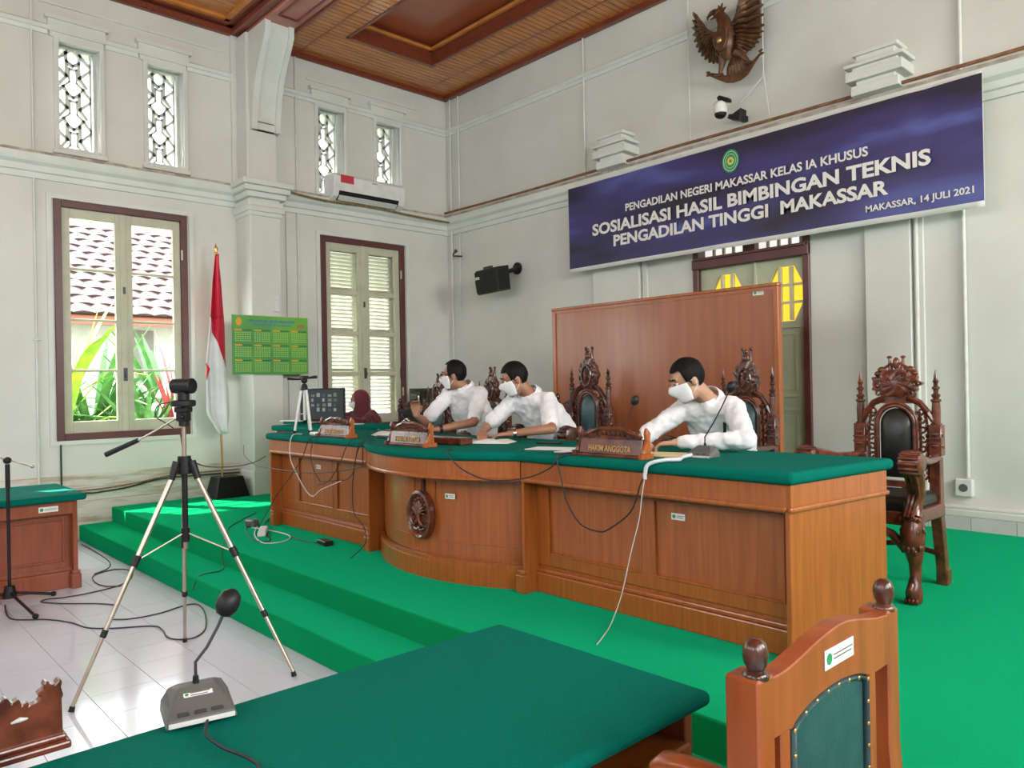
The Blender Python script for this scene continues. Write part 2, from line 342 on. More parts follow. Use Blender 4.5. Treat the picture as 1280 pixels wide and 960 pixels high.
# upper string course, stepping over the vents
STR = [(-.04, 5.50), (.02, 5.50), (.03, 5.54), (.045, 5.55), (.05, 5.59), (.02, 5.61), (-.04, 5.61)]
def strz(dz): return [(o, z+dz) for o, z in STR]
s1 = struct('trim_3'); mb = MB()
for a, b in ((-4.8, 1.98), (2.55, 2.90), (3.46, 4.06)): run(mb, (XA, a), (XA, b), strz(.02), (1, 0, 0))
for a, b in ((4.44, 5.02), (5.55, 5.94), (6.46, 7.3)): run(mb, (XA2, a), (XA2, b), strz(-.05), (1, 0, 0))
run(mb, (-9.25, YB), (-4.86, YB), strz(-.05), (0, -1, 0)); run(mb, (-4.86, YB), (4, YB), strz(-.05), (0, -1, 0))
for a, b, X, dz in [(*v, XA, .03) for v in vents1+vents0] + [(*v, XA2, -.04) for v in vents2]:
    mb.box((X-.04, a-.09, 5.53+dz), (X+.05, b+.11, 5.66+dz)).box((X-.04, a-.12, 5.66+dz), (X+.075, b+.14, 5.70+dz)).box((X-.04, a-.07, 5.48+dz), (X+.03, b+.09, 5.54+dz))
mb.build('string_course', M_trimw, s1, smooth=30)
mb = MB().box((XA-.04, 1.3, 5.86), (XA+.018, 3.9, 5.885)).box((XA2-.04, 4.95, 5.74), (XA2+.018, 6.75, 5.765)); mb.build('ledge_line', M_trimw, s1)
# ---- pierced vents
def vent(n, a, b, X, z0, z1, outer):
    g = struct('window_%d' % n)
    # surround on the wall face
    mb = MB(); frame_rect(mb, X-.02, X+.035, a-.05, b+.10, z0-.02, z1+.03, .05); mb.box((X-.02, a-.07, z0-.05), (X+.05, b+.12, z0)); mb.build('window_frame', M_trimw, g, bevel=.006)
    x0, x1 = X-.20, X-.15; W = b-a; H = z1-z0
    def P(u, v): return (a + u*W, z0 + v*H)
    mb = MB(); th = .03
    def bar(p, q, t=th):
        t = t*1.15
        p = V(P(*p)); q = V(P(*q)); d = (q-p).normalized(); nrm = V((-d.y, d.x))*t/2; p = p-d*t*.3; q = q+d*t*.3
        mb.prism([tuple(p+nrm), tuple(q+nrm), tuple(q-nrm), tuple(p-nrm)], 0, .045, Matrix(((0, 0, 1, x0), (1, 0, 0, 0), (0, 1, 0, 0), (0, 0, 0, 1))))
    for u in (0, 1): bar((u, 0), (u, 1), .02)
    for v in (0, 1): bar((0, v), (1, v), .02)
    u_ = 1/3.35                      # repeat of the pattern
    top = 1.0; zc = 1.0 - .16
    # top lens
    bar((.0, .87), (.32, .96)); bar((1, .87), (.68, .96)); bar((.32, .96), (.5, 1)); bar((.68, .96), (.5, 1))
    k = 0; v0 = .86
    while v0 > -.1:
        # hexagon cell around the centre stem
        bar((.32, v0+.02), (.5, v0-.015)) ; bar((.68, v0+.02), (.5, v0-.015))
        bar((.32, v0+.02), (.32, v0-.12)) if k >= 0 else 0
        bar((.68, v0+.02), (.68, v0-.12))
        bar((.32, v0+.02), (.32 if k else .30, v0+.10)) if k == 0 else 0
        bar((.68, v0+.02), (.70, v0+.10)) if k == 0 else 0
        bar((.32, v0-.12), (.0, v0-.03)); bar((.68, v0-.12), (1, v0-.03))
        bar((.32, v0-.12), (.12, v0-.20)) ; bar((.68, v0-.12), (.88, v0-.20))
        bar((.40, v0-.04), (.40, v0-.17), .018); bar((.60, v0-.04), (.60, v0-.17), .018); bar((.4, v0-.05), (.6, v0-.05), .018)
        bar((.40, v0-.17), (.22, v0-.22), .02); bar((.60, v0-.17), (.78, v0-.22), .02)
        bar((.22, v0-.22), (.35, v0-.28), .026); bar((.78, v0-.22), (.65, v0-.28), .026); bar((.22, v0-.22), (0, v0-.30)); bar((.78, v0-.22), (1, v0-.30))
        v0 -= u_; k += 1
    # trim to the opening
    me = mb
    keep = [p for p in me.v]
    me.v = [(p[0], min(max(p[1], a-.01), b+.01), min(max(p[2], z0-.01), z1+.01)) for p in keep]
    me.build('pierced_grille', M_trimw, g)
    mb = MB(); frame_rect(mb, X-.22, X-.14, a-.03, b+.06, z0-.02, z1+.02, .035); mb.build('window_lining', M_trimw, g)
for i, (a, b) in enumerate(vents1): vent(3+i, a+.015, b, XA, VZ[0]+.01, VZ[1]-.01, -9.85)
for i, (a, b) in enumerate(vents2): vent(5+i, a+.015, b, XA2, VZ[0]-.05, VZ[1]-.07, -9.8)
# ---- casement windows
def casement(n, Wd, X, louvred):
    g = struct('window_%d' % n); y0, y1, z0, z1 = Wd
    mb = MB(); frame_rect(mb, X-.28, X+.02, y0, y1, z0, z1, .075); mb.build('window_frame', M_brown, g, bevel=.004)
    mb = MB(); frame_rect(mb, X-.02, X+.025, y0-.07, y1+.07, z0-.001 if 0 else z0-.05, z1+.055, .05); mb.build('plaster_reveal', M_trimw, g)
    ym = (y0+y1)/2
    for k, (a, b) in enumerate(((y0+.075, ym-.005), (ym+.005, y1-.075))):
        s = MB(); st = .085; top = .10; bot = .13
        za, zb = z0+.075, z1-.075; ia, ib, ja, jb = a+st, b-st+.0, za+bot, zb-top
        frame_rect(s, X-.07, X-.02, a, b, za, zb, st, wb=bot, wt=top)
        if k == 0: s.box((X-.02, b-.04, za), (X-.005, b+.03, zb))
        nb = 4
        for i in range(1, nb):
            z = ja+(jb-ja)*i/nb; t = .014 if not louvred else .03
            s.box((X-.065, ia, z-t), (X-.03, ib, z+t))
        sash = s.build('sash', M_cream, g, bevel=.004)
        for i in range(nb):
            c, d = ja+(jb-ja)*i/nb + (.014 if i else 0), ja+(jb-ja)*(i+1)/nb - .014
            MB().box((X-.05, ia, c), (X-.046, ib, d)).build('pane', M_glass, sash)
        if louvred:
            sh = MB(); frame_rect(sh, X-.19, X-.15, a+.03, b-.03, za+.03, zb-.03, .07)
            for i in range(1, nb): sh.box((X-.19, a+.1, ja+(jb-ja)*i/nb-.03), (X-.15, b-.1, ja+(jb-ja)*i/nb+.03))
            sh = sh.build('shutter', M_louvre, g)
            pr = None
            n_s = 10
            for i in range(nb):
                c, d = ja+(jb-ja)*i/nb, ja+(jb-ja)*(i+1)/nb
                for q in range(n_s):
                    z = c+.03+(d-c-.04)*(q+.5)/n_s
                    if pr is None:
                        pr = MB().cbox((0, 0, 0), (.062, ib-ia+.06, .008)).build('slat', M_louvre, sh); o = pr
                    else: o = pr.copy(); COL.objects.link(o)
                    o.location = (X-.17, (a+b)/2, z); o.rotation_euler = (0, math.radians(-38), 0)
        if k == 0 or louvred:
            MB().box((X-.005, b-.02, 1.75), (X+.005, b+.02, 1.9)).cbox((X+.02, b, 1.82), (.04, .012, .05)).box((X-.005, b-.012, 2.75), (X+.006, b+.012, 2.83)).build('window_latch', M_dgrey, g)
    # hinges and hook
    MB().box((X+.018, y1-.08, 3.2), (X+.03, y1-.06, 3.32)).box((X+.018, y1-.08, 1.5), (X+.03, y1-.06, 1.62)).build('hinge', M_cream, g)
casement(1, W1, XA, False); casement(7, W0, XA, False); casement(2, W2, XA2, True)
# ---- door behind the screen
d = struct('door_1')
mb = MB(); frame_rect(mb, YB-.03, YB+.2, -4.84, -3.50, PH, 3.45, .07, 'x', wb=0.0); mb.box((-4.84, YB-.05, 2.86), (-3.50, YB+.15, 2.97)); mb.box((-4.80, YB-.07, 2.95), (-3.52, YB+.1, 2.98)); mb.box((-4.24, YB, 2.97), (-4.10, YB+.1, 3.4)); mb.build('door_frame', M_brown, d, bevel=.006)
mb = MB()
for x in (-4.62, -4.5, -4.38, -3.98, -3.86, -3.74, -3.62): mb.box((x-.013, YB+.05, 2.97), (x+.013, YB+.08, 3.4))
mb.build('transom_bar', M_cream, d)
m_tr = emit('lit_transom', (0.85, 0.83, 0.8), 0.7)  # pane glows by itself, standing for light from behind
MB().box((-4.80, YB+.12, 2.97), (-3.52, YB+.13, 3.44)).build('transom_pane', m_tr, d)
for a, b, cx in ((-4.77, -4.105, -4.44), (-4.095, -3.55, -3.775)):
    oc = [(-.18, .10), (-.09, .28), (.09, .28), (.18, .10), (.18, -.10), (.09, -.28), (-.09, -.28), (-.18, -.10)]
    cz = 2.50; L = MB()
    # leaf with an octagonal light: strips around it
    y0, y1 = YB+.03, YB+.07
    L.box((a, y0, PH), (b, y1, cz-.28)).box((a, y0, cz+.28), (b, y1, 2.86)).box((a, y0, cz-.28), (cx-.18, y1, cz+.28)).box((cx+.18, y0, cz-.28), (b, y1, cz+.28))
    for sx in (-1, 1):
        for sz in (-1, 1):
            L.prism([(cx+sx*.18, cz+sz*.28), (cx+sx*.09, cz+sz*.28), (cx+sx*.18, cz+sz*.10)], y0, y1, Mxz)
    leaf = L.build('door_leaf', M_doorg, d)
    mu = MB()
    for x in (-.06, .06): mu.box((cx+x-.014, y0-.02, cz-.27), (cx+x+.014, y1+.02, cz+.27))
    for z in (-.09, .09): mu.box((cx-.18, y0-.01, cz+z-.011), (cx+.18, y1+.01, cz+z+.011))
    mu.build('muntin', M_cream, leaf)
    MB().prism([(cx+x, cz+z) for x, z in oc], y1-.01, y1-.004, Mxz).build('pane', M_yglass, leaf)
    r_ = MB()
    for za, zb in ((1.45, 2.17), (.55, 1.33)):
        frame_rect(r_, y0-.014, y0+.004, cx-.19, cx+.19, za, zb, .02, 'x'); frame_rect(r_, y0-.010, y0+.004, cx-.11, cx+.11, za+.07, zb-.07, .02, 'x')
    r_.build('raised_panel', M_doorg, leaf)
MB().box((-4.11, YB+.0, PH), (-4.09, YB+.035, 2.86)).build('door_stile', M_cream, d)
# ---- skirting of the back wall
sk = struct('baseboard_back')
MB().box((-9.25, 7.16, .44), (-4.9, YB, .50)).box((-3.45, 7.16, .44), (3.8, YB, .50)).box((-3.45, 7.19, .5), (3.8, YB, .53)).box((-9.25, 7.19, .5), (-4.9, YB, .53)).build('skirting_moulding', M_trimw, sk, bevel=.01, seg=2)
pr = None
for i in range(40):
    x = -3.4+.33*i
    if i > 20: x = -9.24+.33*(i-21)
    if x > 3.4 or -5.2 < x < -3.45: continue
    if pr is None: pr = MB().box((.002, 7.145, PH), (.328, 7.25, .44)).build('tile', M_skirt, sk); o = pr
    else: o = pr.copy(); COL.objects.link(o)
    o.location = (x, 0, 0)
# left wall plinth
sl = struct('baseboard_left')
MB().box((XA-.05, -4.8, 0), (XA+.05, 4.06, .42)).box((XA-.05, -4.8, .42), (XA+.03, 4.06, .56)).box((XA-.05, -4.8, .56), (XA+.015, 4.06, .72)).build('plinth', M_wallw, sl, bevel=.01)
MB().box((XA2-.05, 4.44, 0), (XA2+.04, 7.3, .62)).box((-9.4, 4.02, 0), (-9.01, 4.49, .62)).build('plinth', M_trimw, sl, bevel=.01)
# ---- pilaster strips and brackets of the back wall
for i, (a, b, n) in enumerate(((-6.28, -5.56, 4), (-2.95, -2.55, 5))):
    g = struct('trim_%d' % n); mb = MB().box((a, 7.24, .53), (b, YB, 3.95)).box((b+.02, 7.27, .53), (b+.1, YB, 3.95)); mb.build('pilaster_shaft', M_wall, g, bevel=.006)
    cx = (-5.82, -2.76)[i]; mb = MB()
    for z, z2, e in ((4.20, 4.29, .21), (4.29, 4.33, .17), (4.33, 4.42, .25), (4.42, 4.455, .20), (4.455, 4.49, .26), (4.49, 4.56, .17), (4.56, 4.60, .20)):
        mb.box((cx-e, 7.3-.28+(.26-e)*.6, z), (cx+e, YB+.02, z2))
    mb.build('stepped_bracket', M_trimw, g, bevel=.008, seg=2)
# ---- conduits
g = struct('trim_6'); mb = MB()
def pipe(x, y, z0, z1, r=.012): mb.tube([(x, y, z0), (x, y, z1)], r, 8)
pipe(-9.12, 7.27, .6, 6.1); pipe(-8.92, 7.27, 4.2, 6.1); pipe(-8.93, 7.27, 2.6, 4.05, .008); pipe(-6.40, 7.27, 4.2, 6.1); pipe(-4.82, 7.24, 4.2, 6.1, .008); pipe(-3.93, 7.24, 4.75, 6.1, .008)
mb.tube([(-3.93, 7.25, 4.75), (-4.2, 7.25, 4.55)], .006); mb.tube([(-3.93, 7.25, 4.75), (-3.86, 7.25, 4.2)], .006)
pipe(-2.13, 7.27, .76, 6.1, .017); pipe(-2.51, 7.27, .55, 4.0, .018)
mb.tube([(XA+.02, 1.83, .6), (XA+.02, 1.83, 6.1)], .011); mb.tube([(XA+.02, 1.80, 2.2), (XA+.02, 1.87, 2.2)], .012)
mb.tube([(XA2+.02, 4.78, .6), (XA2+.02, 4.78, 6.1)], .012); mb.tube([(-9.23, 4.62, .6), (-9.23, 4.62, 3.95)], .009)
mb.build('conduit', M_pipe, g, smooth=60)
MB().tube([(XA+.03, 2.04, 1.06), (XA+.03, 2.04, .6)], .009).build('black_conduit', M_cable, g)
# ================================================================== CEILING
cl = struct('ceiling')
MB().box((-9.9, -5.1, 6.5), (4.1, 7.7, 6.6)).build('ceiling_slab', M_plank2, cl)
CZ = 6.06
# bay 2: planks around a tray
mb = MB()
def planks(x0, x1, y0, y1, z, wd=.085, ax='y'):
    x = x0
    while x < x1-.01:
        e = min(x+wd, x1); mb.add([(x+.009, y0, z), (e-.009, y0, z), (e-.009, y1, z), (x+.009, y1, z), (x, y0, z+.02), (e, y0, z+.02), (e, y1, z+.02), (x, y1, z+.02)], [(0, 1, 2, 3), (0, 4, 5, 1), (1, 5, 6, 2), (2, 6, 7, 3), (3, 7, 4, 0)]); x = e
planks(-9.25, 3.8, 4.5, 5.1, CZ); planks(-9.25, 3.8, 6.42, 7.3, CZ); planks(-9.25, -8.42, 5.1, 6.42, CZ)
mb.box((-9.25, 4.5, CZ+.02), (3.8, 5.1, CZ+.04)).box((-9.25, 6.42, CZ+.02), (3.8, 7.3, CZ+.04)).box((-9.25, 5.1, CZ+.02), (-8.42, 6.42, CZ+.04))
o = mb.build('plank', M_plank, cl); o['kind'] = 'stuff'
MB().box((-9.25, 6.86, CZ-.004), (3.8, 6.872, CZ+.02)).build('plank_joint', M_crown, cl)
MB().box((-9.25, 4.82, CZ-.004), (3.8, 4.832, CZ+.02)).build('plank_joint', M_crown, cl)
# tray: fascia, ledge, panel
mb = MB().box((-8.44, 5.08, CZ-.01), (3.8, 5.12, CZ+.30)).box((-8.44, 6.40, CZ-.01), (3.8, 6.44, CZ+.30)).box((-8.44, 5.08, CZ-.01), (-8.40, 6.44, CZ+.30)); mb.build('tray_fascia', M_crown, cl)
mb = MB().box((-8.40, 5.12, CZ+.17), (3.8, 5.18, CZ+.21)).box((-8.40, 6.34, CZ+.17), (3.8, 6.40, CZ+.21)).box((-8.40, 5.12, CZ+.17), (-8.34, 6.4, CZ+.21)); mb.build('tray_moulding', M_gold, cl, bevel=.008)
MB().box((-8.42, 5.1, CZ+.26), (3.8, 6.42, CZ+.28)).build('tray_panel', M_plank2, cl)
MB().box((-9.25, 4.5, CZ-.07), (-9.19, 7.3, CZ+.01)).box((-9.25, 7.22, CZ-.07), (3.8, 7.30, CZ+.01)).box((-9.0, 4.5, CZ-.03), (3.8, 4.54, CZ+.01)).build('crown_moulding', M_crown, cl, bevel=.012)
# beam between the bays
MB().box((-9.4, 4.1, CZ), (3.8, 4.5, 6.5)).build('beam', M_beam, cl, bevel=.01)
mb = MB().box((-8.45, 4.17, CZ-.018), (3.8, 4.195, CZ+.01)).box((-8.45, 4.405, CZ-.018), (3.8, 4.43, CZ+.01)).box((-8.45, 4.17, CZ-.018), (-8.425, 4.43, CZ+.01)).build('beam_moulding', M_crown, cl, bevel=.006)
# bay 1
MB().box((-9.5, -4.8, 6.10), (-9.38, 4.1, 6.19)).box((-9.5, 4.0, 6.10), (3.8, 4.1, 6.19)).box((-9.5, -4.8, 6.19), (-9.30, 4.1, 6.24)).box((-9.5, 3.93, 6.19), (3.8, 4.1, 6.24)).build('crown_moulding', M_crown, cl, bevel=.015)
MB().box((-9.30, -4.8, 6.21), (-9.24, 3.93, 6.25)).box((-9.30, 3.87, 6.21), (3.8, 3.93, 6.25)).build('tray_moulding', M_gold, cl)
mb = MB(); planks(-9.3, 3.8, -4.8, 4.0, 6.245); mb.box((-9.5, -4.8, 6.265), (3.8, 4.0, 6.29)); o = mb.build('plank', M_plank, cl); o['kind'] = 'stuff'
# ceiling lamp rose at the top edge
# ================================================================== FURNITURE
def Rz(a): return Matrix.Rotation(a, 4, 'Z')
def at(o, root):
    """part built in world coordinates under an unrotated root"""
    for q in (o if isinstance(o, list) else [o]): q.location = tuple(-c for c in root.location)
    return o
def relief(mb, outline, H, y_back, n=64, rings=7, M=None):
    """closed carved plaque in the XZ plane: outline(th)->(x,z), H(rho,th)->how far it stands out to -Y"""
    R = []; O = [outline(2*PI*j/n) for j in range(n)]; ea = .92*max(abs(p[0]) for p in O); eb = .92*max(abs(p[1]) for p in O)
    for k in range(rings, 0, -1):
        q = k/rings; b_ = q**4; R.append([(q*(O[j][0]*b_+ea*math.cos(2*PI*j/n)*(1-b_)), -H(q, 2*PI*j/n), q*(O[j][1]*b_+eb*math.sin(2*PI*j/n)*(1-b_))) for j in range(n)])
    back = [(outline(2*PI*j/n)[0], y_back, outline(2*PI*j/n)[1]) for j in range(n)]
    mb.loft([back]+R, M=M)
def spiral(mb, c, r, a0, turns, tr, y, sgn=1, n=14, taper=0.6):
    pts = []; rs = []
    for i in range(n+1):
        q = i/n; rad = r*(1-q*.8); a = a0+sgn*turns*2*PI*q
        pts.append((c[0]+rad*math.cos(a), y-.006*q, c[1]+rad*math.sin(a))); rs.append(tr*(1-taper*q*.5))
    mb.tube(pts, rs, 6)
def sticker(root, M, w=.085, h=.035):
    """small white inventory label with a printed round seal"""
    o = MB().box((-w/2, -.0015, -h/2), (w/2, .0, h/2), M).build('inventory_label', M_paper, root); o['label'] = 'small white inventory label'
    MB().lathe([(h*.30, 0), (h*.30, .0008), (.0001, .0009)], 14, M @ Matrix.Translation((-w/2+h*.48, -.0015, 0)) @ Matrix.Rotation(PI/2, 4, 'X')).build('printed_seal', M_logo, o)
    MB().box((-w/2+h, -.0022, .003), (w/2-.006, -.0015, .006), M).box((-w/2+h, -.0022, -.006), (w/2-.012, -.0015, -.003), M).build('printed_line', M_grey, o)
    return o
# ---------------- judges' bench
B = thing('judges_bench', 'long curved front wooden judges bench on green platform', 'bench', (-4.3, 3.7, PH))
FY, PY = 3.24, 3.37; Z0, Z1, Z2 = PH, 1.03, 1.147
def arc(x0, x1, y, sag, n=24):
    c = (x1-x0)/2; R = (c*c+sag*sag)/(2*sag); cx = (x0+x1)/2; cy = y-sag+R
    a = math.asin(min(1, c/R)); return [(cx+R*math.sin(-a+2*a*i/n), cy-R*math.cos(-a+2*a*i/n)) for i in range(n+1)]
def curved(mb, pts, th, z0, z1):
    n = len(pts); k = []
    for i, p in enumerate(pts):
        d = V(pts[min(i+1, n-1)])-V(pts[max(i-1, 0)]); nr = V((d.y, -d.x)).normalized(); k.append((p[0]-nr.x*th, p[1]-nr.y*th))
    mb.loft([[(p[0], p[1], z0), (p[0], p[1], z1), (q[0], q[1], z1), (q[0], q[1], z0)] for p, q in zip(pts, k)])
def wing(x0, x1, splits, far_left):
    sec = 'left' if far_left else 'right'
    fp = MB().box((x0, PY, Z0), (x1, PY+.02, Z2)).build('front_panel', M_wood, B); at(fp, B)
    # stiles and rails standing proud, leaving sunk panels
    mb = MB(); zt, zb = .99, .575
    mb.box((x0, PY-.012, zt), (x1, PY, Z1)).box((x0, PY-.012, .50), (x1, PY, zb))
    xs = [x0]+[c for s_ in splits for c in s_]+[x1]
    for i in range(0, len(xs), 2): mb.box((xs[i], PY-.012, zb), (xs[i+1], PY, zt))
    at(mb.build('panel_frame', M_wood, B, bevel=.003), B)
    mb = MB()
    for a, b in splits: frame_rect(mb, PY-.018, PY-.002, a-.004, b+.004, zb-.004, zt+.004, .012, 'x')
    at(mb.build('panel_moulding', M_wood, B, bevel=.003), B)
    at(MB().box((x0, PY-.035, Z0), (x1, PY, .455)).box((x0, PY-.026, .455), (x1, PY, .48)).build('plinth', M_wood, B, bevel=.007, seg=2), B)
    at(MB().box((x0, FY, Z1), (x1, FY+.02, Z2)).box((x0, FY+.02, Z2-.02), (x1, 4.05, Z2)).build('apron', M_wood, B, bevel=.003), B)
    at(MB().box((x0-.005, FY-.014, 1.022), (x1+.005, FY+.01, 1.046)).build('apron_moulding', M_wood, B, bevel=.008, seg=2), B)
wing(-6.88, -5.19, ((-6.55, -5.93), (-5.86, -5.24)), True)
wing(-3.41, -1.69, ((-3.31, -2.60), (-2.51, -1.76)), False)
for x, w_ in ((-6.90, .022), (-5.19, .022), (-3.425, .022)):
    p = MB().box((x, FY+.002, Z0), (x+w_, 3.72 if x > -6.8 else 4.08, Z2-.001)).build('end_panel', M_wood, B, bevel=.002); at(p, B)
    s_ = -1 if x > -6 else 1
    at(MB().box((x-.055 if x > -6 else x, FY-.01, Z0), (x+.024 if x > -6 else x+.07, FY+.04, .445)).box((x-.045 if x > -6 else x, FY-.005, .445), (x+.024 if x > -6 else x+.06, FY+.035, .475)).build('foot_block', M_wood, B, bevel=.008, seg=2), B)
# right end (slightly splayed)
e0, e1 = V((-1.67, FY)), V((-1.578, 4.08)); dn = (e1-e0).normalized(); nn = V((dn.y, -dn.x))
def endbox(mb, o0, o1, z0, z1, s0=0, s1=0):
    a = e0+dn*s0+nn*o0; b = e1+dn*s1+nn*o0; c = e1+dn*s1+nn*o1; d_ = e0+dn*s0+nn*o1
    mb.prism([tuple(a), tuple(b), tuple(c), tuple(d_)], z0, z1)
mb = MB(); endbox(mb, -.025, 0, Z0, Z2); o = mb.build('end_panel', M_wood, B, bevel=.002); at(o, B)
mb = MB(); endbox(mb, 0, .006, Z1, Z2, 0, 0); at(mb.build('apron', M_wood, B), B)
mb = MB(); endbox(mb, 0, .018, 1.022, 1.046, -.014, .012); at(mb.build('apron_moulding', M_wood, B, bevel=.008, seg=2), B)
# curved middle
A1 = arc(-5.165, -3.43, FY, .29); A2 = arc(-5.16, -3.435, PY+.02, .27); A3 = arc(-5.16, -3.435, PY, .275)
mb = MB(); curved(mb, A1, .02, Z1, Z2); at(mb.build('curved_apron', M_wood, B, smooth=40), B)
mb = MB(); curved(mb, [(x, y-.012) for x, y in A1], .03, 1.022, 1.046); at(mb.build('apron_moulding', M_wood, B, smooth=40, bevel=.006), B)
mb = MB(); curved(mb, A2, .02, Z0, Z2); at(mb.build('curved_panel', M_wood, B, smooth=40), B)
mb = MB(); curved(mb, [(x, y-.03) for x, y in A3], .04, Z0, .455); curved(mb, [(x, y-.02) for x, y in A3], .03, .455, .48); at(mb.build('plinth', M_wood, B, smooth=40), B)
mb = MB()
Lh = [p for p in A2 if p[0] < -4.36]; Rh = [p for p in A2 if p[0] > -4.26]
for H_ in (Lh, Rh):
    P_ = [(x, y-.006) for x, y in H_]
    curved(mb, P_, .006, .50, .575); curved(mb, P_, .006, .99, 1.03); curved(mb, [(x, y-.010) for x, y in H_], .008, .572, .586); curved(mb, [(x, y-.010) for x, y in H_], .008, .98, .992)
    for e in (P_[:2], P_[-2:]): curved(mb, e, .008, .575, .985)
at(mb.build('panel_moulding', M_wood, B, smooth=40), B)
# top board
def toppoly(o):
    return [(-6.90-o, 4.10+o), (-6.90-o, 3.24-o)] + [(-5.20, 3.24-o)] + [(x, y-o) for x, y in arc(-5.16, -3.44, 3.24, .29)] + [(-3.41, 3.24-o), (-1.672+o, 3.24-o), (-1.578+o, 4.10+o)]
cv = thing('baize_cover', 'padded green baize cover over the judges bench top', 'table cover', (-4.3, 3.7, 1.147))
at(MB().prism(toppoly(.03), 1.148, 1.207).build('padded_top', M_cloth, cv, smooth=50, bevel=.024, seg=4), cv)
# medallion carved with a tree and scrolls
med = MB(); Mm = Matrix.Translation((-4.27, 3.085, .745))
med.loft([[(rx*math.cos(2*PI*j/40), y, rz*math.sin(2*PI*j/40)) for j in range(40)] for rx, rz, y in ((.135, .165, .03), (.14, .17, .0), (.136, .166, -.02), (.120, .15, -.026), (.106, .136, -.016), (.10, .128, -.002))], M=Mm)
mo = med.build('carved_medallion', M_carve2, B, smooth=50); at(mo, B); mo['label'] = 'oval carved wooden seal'
mb = MB(); rnd = random.Random(3)
for k in range(11):
    a = PI*(.0+k/10); mb.tube([(0, -.01, -.02), (.03*math.cos(a), -.022, .02+.03*math.sin(a)), (.066*math.cos(a), -.012, .01+.085*math.sin(a))], [.006, .012, .005], 6, Mm)
for k in range(18):
    a = 2*PI*k/18; mb.ball((.085*math.cos(a), -.006, .112*math.sin(a)), (.011, .009, .013), 6, 4, Mm)
for s_ in (-1, 1):
    mb.tube([(0, -.012, -.02), (s_*.02, -.02, -.05), (s_*.05, -.012, -.075)], [.01, .012, .006], 6, Mm)
    mb.tube([(s_*.06, -.01, -.09), (s_*.02, -.018, -.1), (0, -.012, -.085)], .008, 6, Mm)
mb.ball((0, -.014, -.0), (.018, .016, .05), 8, 6, Mm); at(mb.build('carving', M_carve2, B, smooth=60), B)
for za_, zb_ in ((.90, .99), (.575, .60)): at(MB().box((-4.285, 3.105, za_), (-4.255, 3.13, zb_)).build('divider', M_carve2, B), B)
for x, y, z in ((-2.36, PY, .91), (-6.2, PY, .92)): at(sticker(B, Matrix.Translation((x, y, z))), B)
at(sticker(B, Matrix.Translation((-4.0, 3.135, .89)) @ Rz(.2)), B)

# ---------------- side desks (the same design turned to face each other)
def side_desk(name, label, x0, x1, y0, y1, open_side, zt=.78, lab='left', panels=True):
    """modesty panel on one long side, open on the side where people sit"""
    D = thing(name, label, 'desk', ((x0+x1)/2, (y0+y1)/2, 0)); t = .03
    A = lambda o: at(o, D)
    fx = x0 if open_side > 0 else x1; s = 1 if open_side > 0 else -1       # front face x, inward direction
    A(MB().box((fx+s*.10, y0+.02, 0), (fx+s*.12, y1-.02, zt-.05)).build('front_panel', M_wood2, D))
    A(MB().box((fx+s*.02, y0, zt-.16), (fx+s*.04, y1, zt-.05)).build('apron', M_wood2, D, bevel=.004))
    mb = MB().box((fx+s*.06, y0+.02, 0), (fx+s*.10, y1-.02, .14)).box((fx+s*.07, y0+.02, .14), (fx+s*.1, y1-.02, .17)); A(mb.build('plinth', M_wood2, D, bevel=.006, seg=2))
    mb = MB(); n = 2; L = (y1-y0-.1)
    for i in range(n): frame_rect(mb, min(fx+s*.085, fx+s*.1), max(fx+s*.085, fx+s*.1), y0+.1+L*i/n, y0+.02+L*(i+1)/n, .22, zt-.2, .02)
    A(mb.build('panel_moulding', M_wood2, D, bevel=.004))
    for a, b in ((y0, y0+.035), (y1-.035, y1)):
        A(MB().box((fx+s*.015, a, 0), (x1-.02 if open_side > 0 else x0+.02, b, zt-.05)).build('end_panel', M_wood2, D, bevel=.003))
        A(MB().box((fx-s*.005, a-.02, 0), (fx+s*.09, b+.02, .12)).box((fx+s*.002, a-.014, .12), (fx+s*.08, b+.014, .15)).build('foot_block', M_wood2, D, bevel=.007, seg=2))
    # shelf for the sitter
    bx = x1 if open_side > 0 else x0
    sh = A(MB().box((fx+s*.12, y0+.035, zt-.16), (bx-open_side*.02, y1-.035, zt-.14)).build('shelf', M_wood, D)); sh['label'] = 'orange wood shelf under the top'
    A(MB().box((bx-open_side*.0, y0+.035, zt-.175), (bx-open_side*.02, y1-.035, zt-.135)).build('shelf_lipping', M_wood, D, bevel=.006, seg=2))
    return D
fd = side_desk('side_desk', 'wooden desk in the near foreground with open shelf, under dark green baize', -2.0, -1.20, -.75, 1.79, 1, .775)
ld = side_desk('side_desk', 'reddish wooden desk at far left beside the window wall, panelled front', -8.05, -7.13, -.9, 1.66, -1)
def desk_cover(label, x0, x1, y0, y1, z=.72, t=.058):
    c = thing('baize_cover', label, 'table cover', ((x0+x1)/2, (y0+y1)/2, z)); at(MB().box((x0, y0, z+.012), (x1, y1, z+.01+t)).build('padded_top', M_cloth, c, smooth=50, bevel=.024, seg=4), c); return c
desk_cover('smooth green baize top of the foreground desk', -2.035, -1.165, -.8, 1.81, .722, .044)
desk_cover('green baize top of the far left desk with a sunlit patch', -8.1, -7.08, -.95, 1.72)
at(sticker(ld, Matrix.Translation((-7.148, 1.45, .675)) @ Rz(PI/2), .14, .045), ld)
# bolt head on the foreground desk end
at(MB().ball((-1.145, 1.755, .57), .012, 8, 6).build('screw_cap', M_wood, fd, smooth=60), fd)

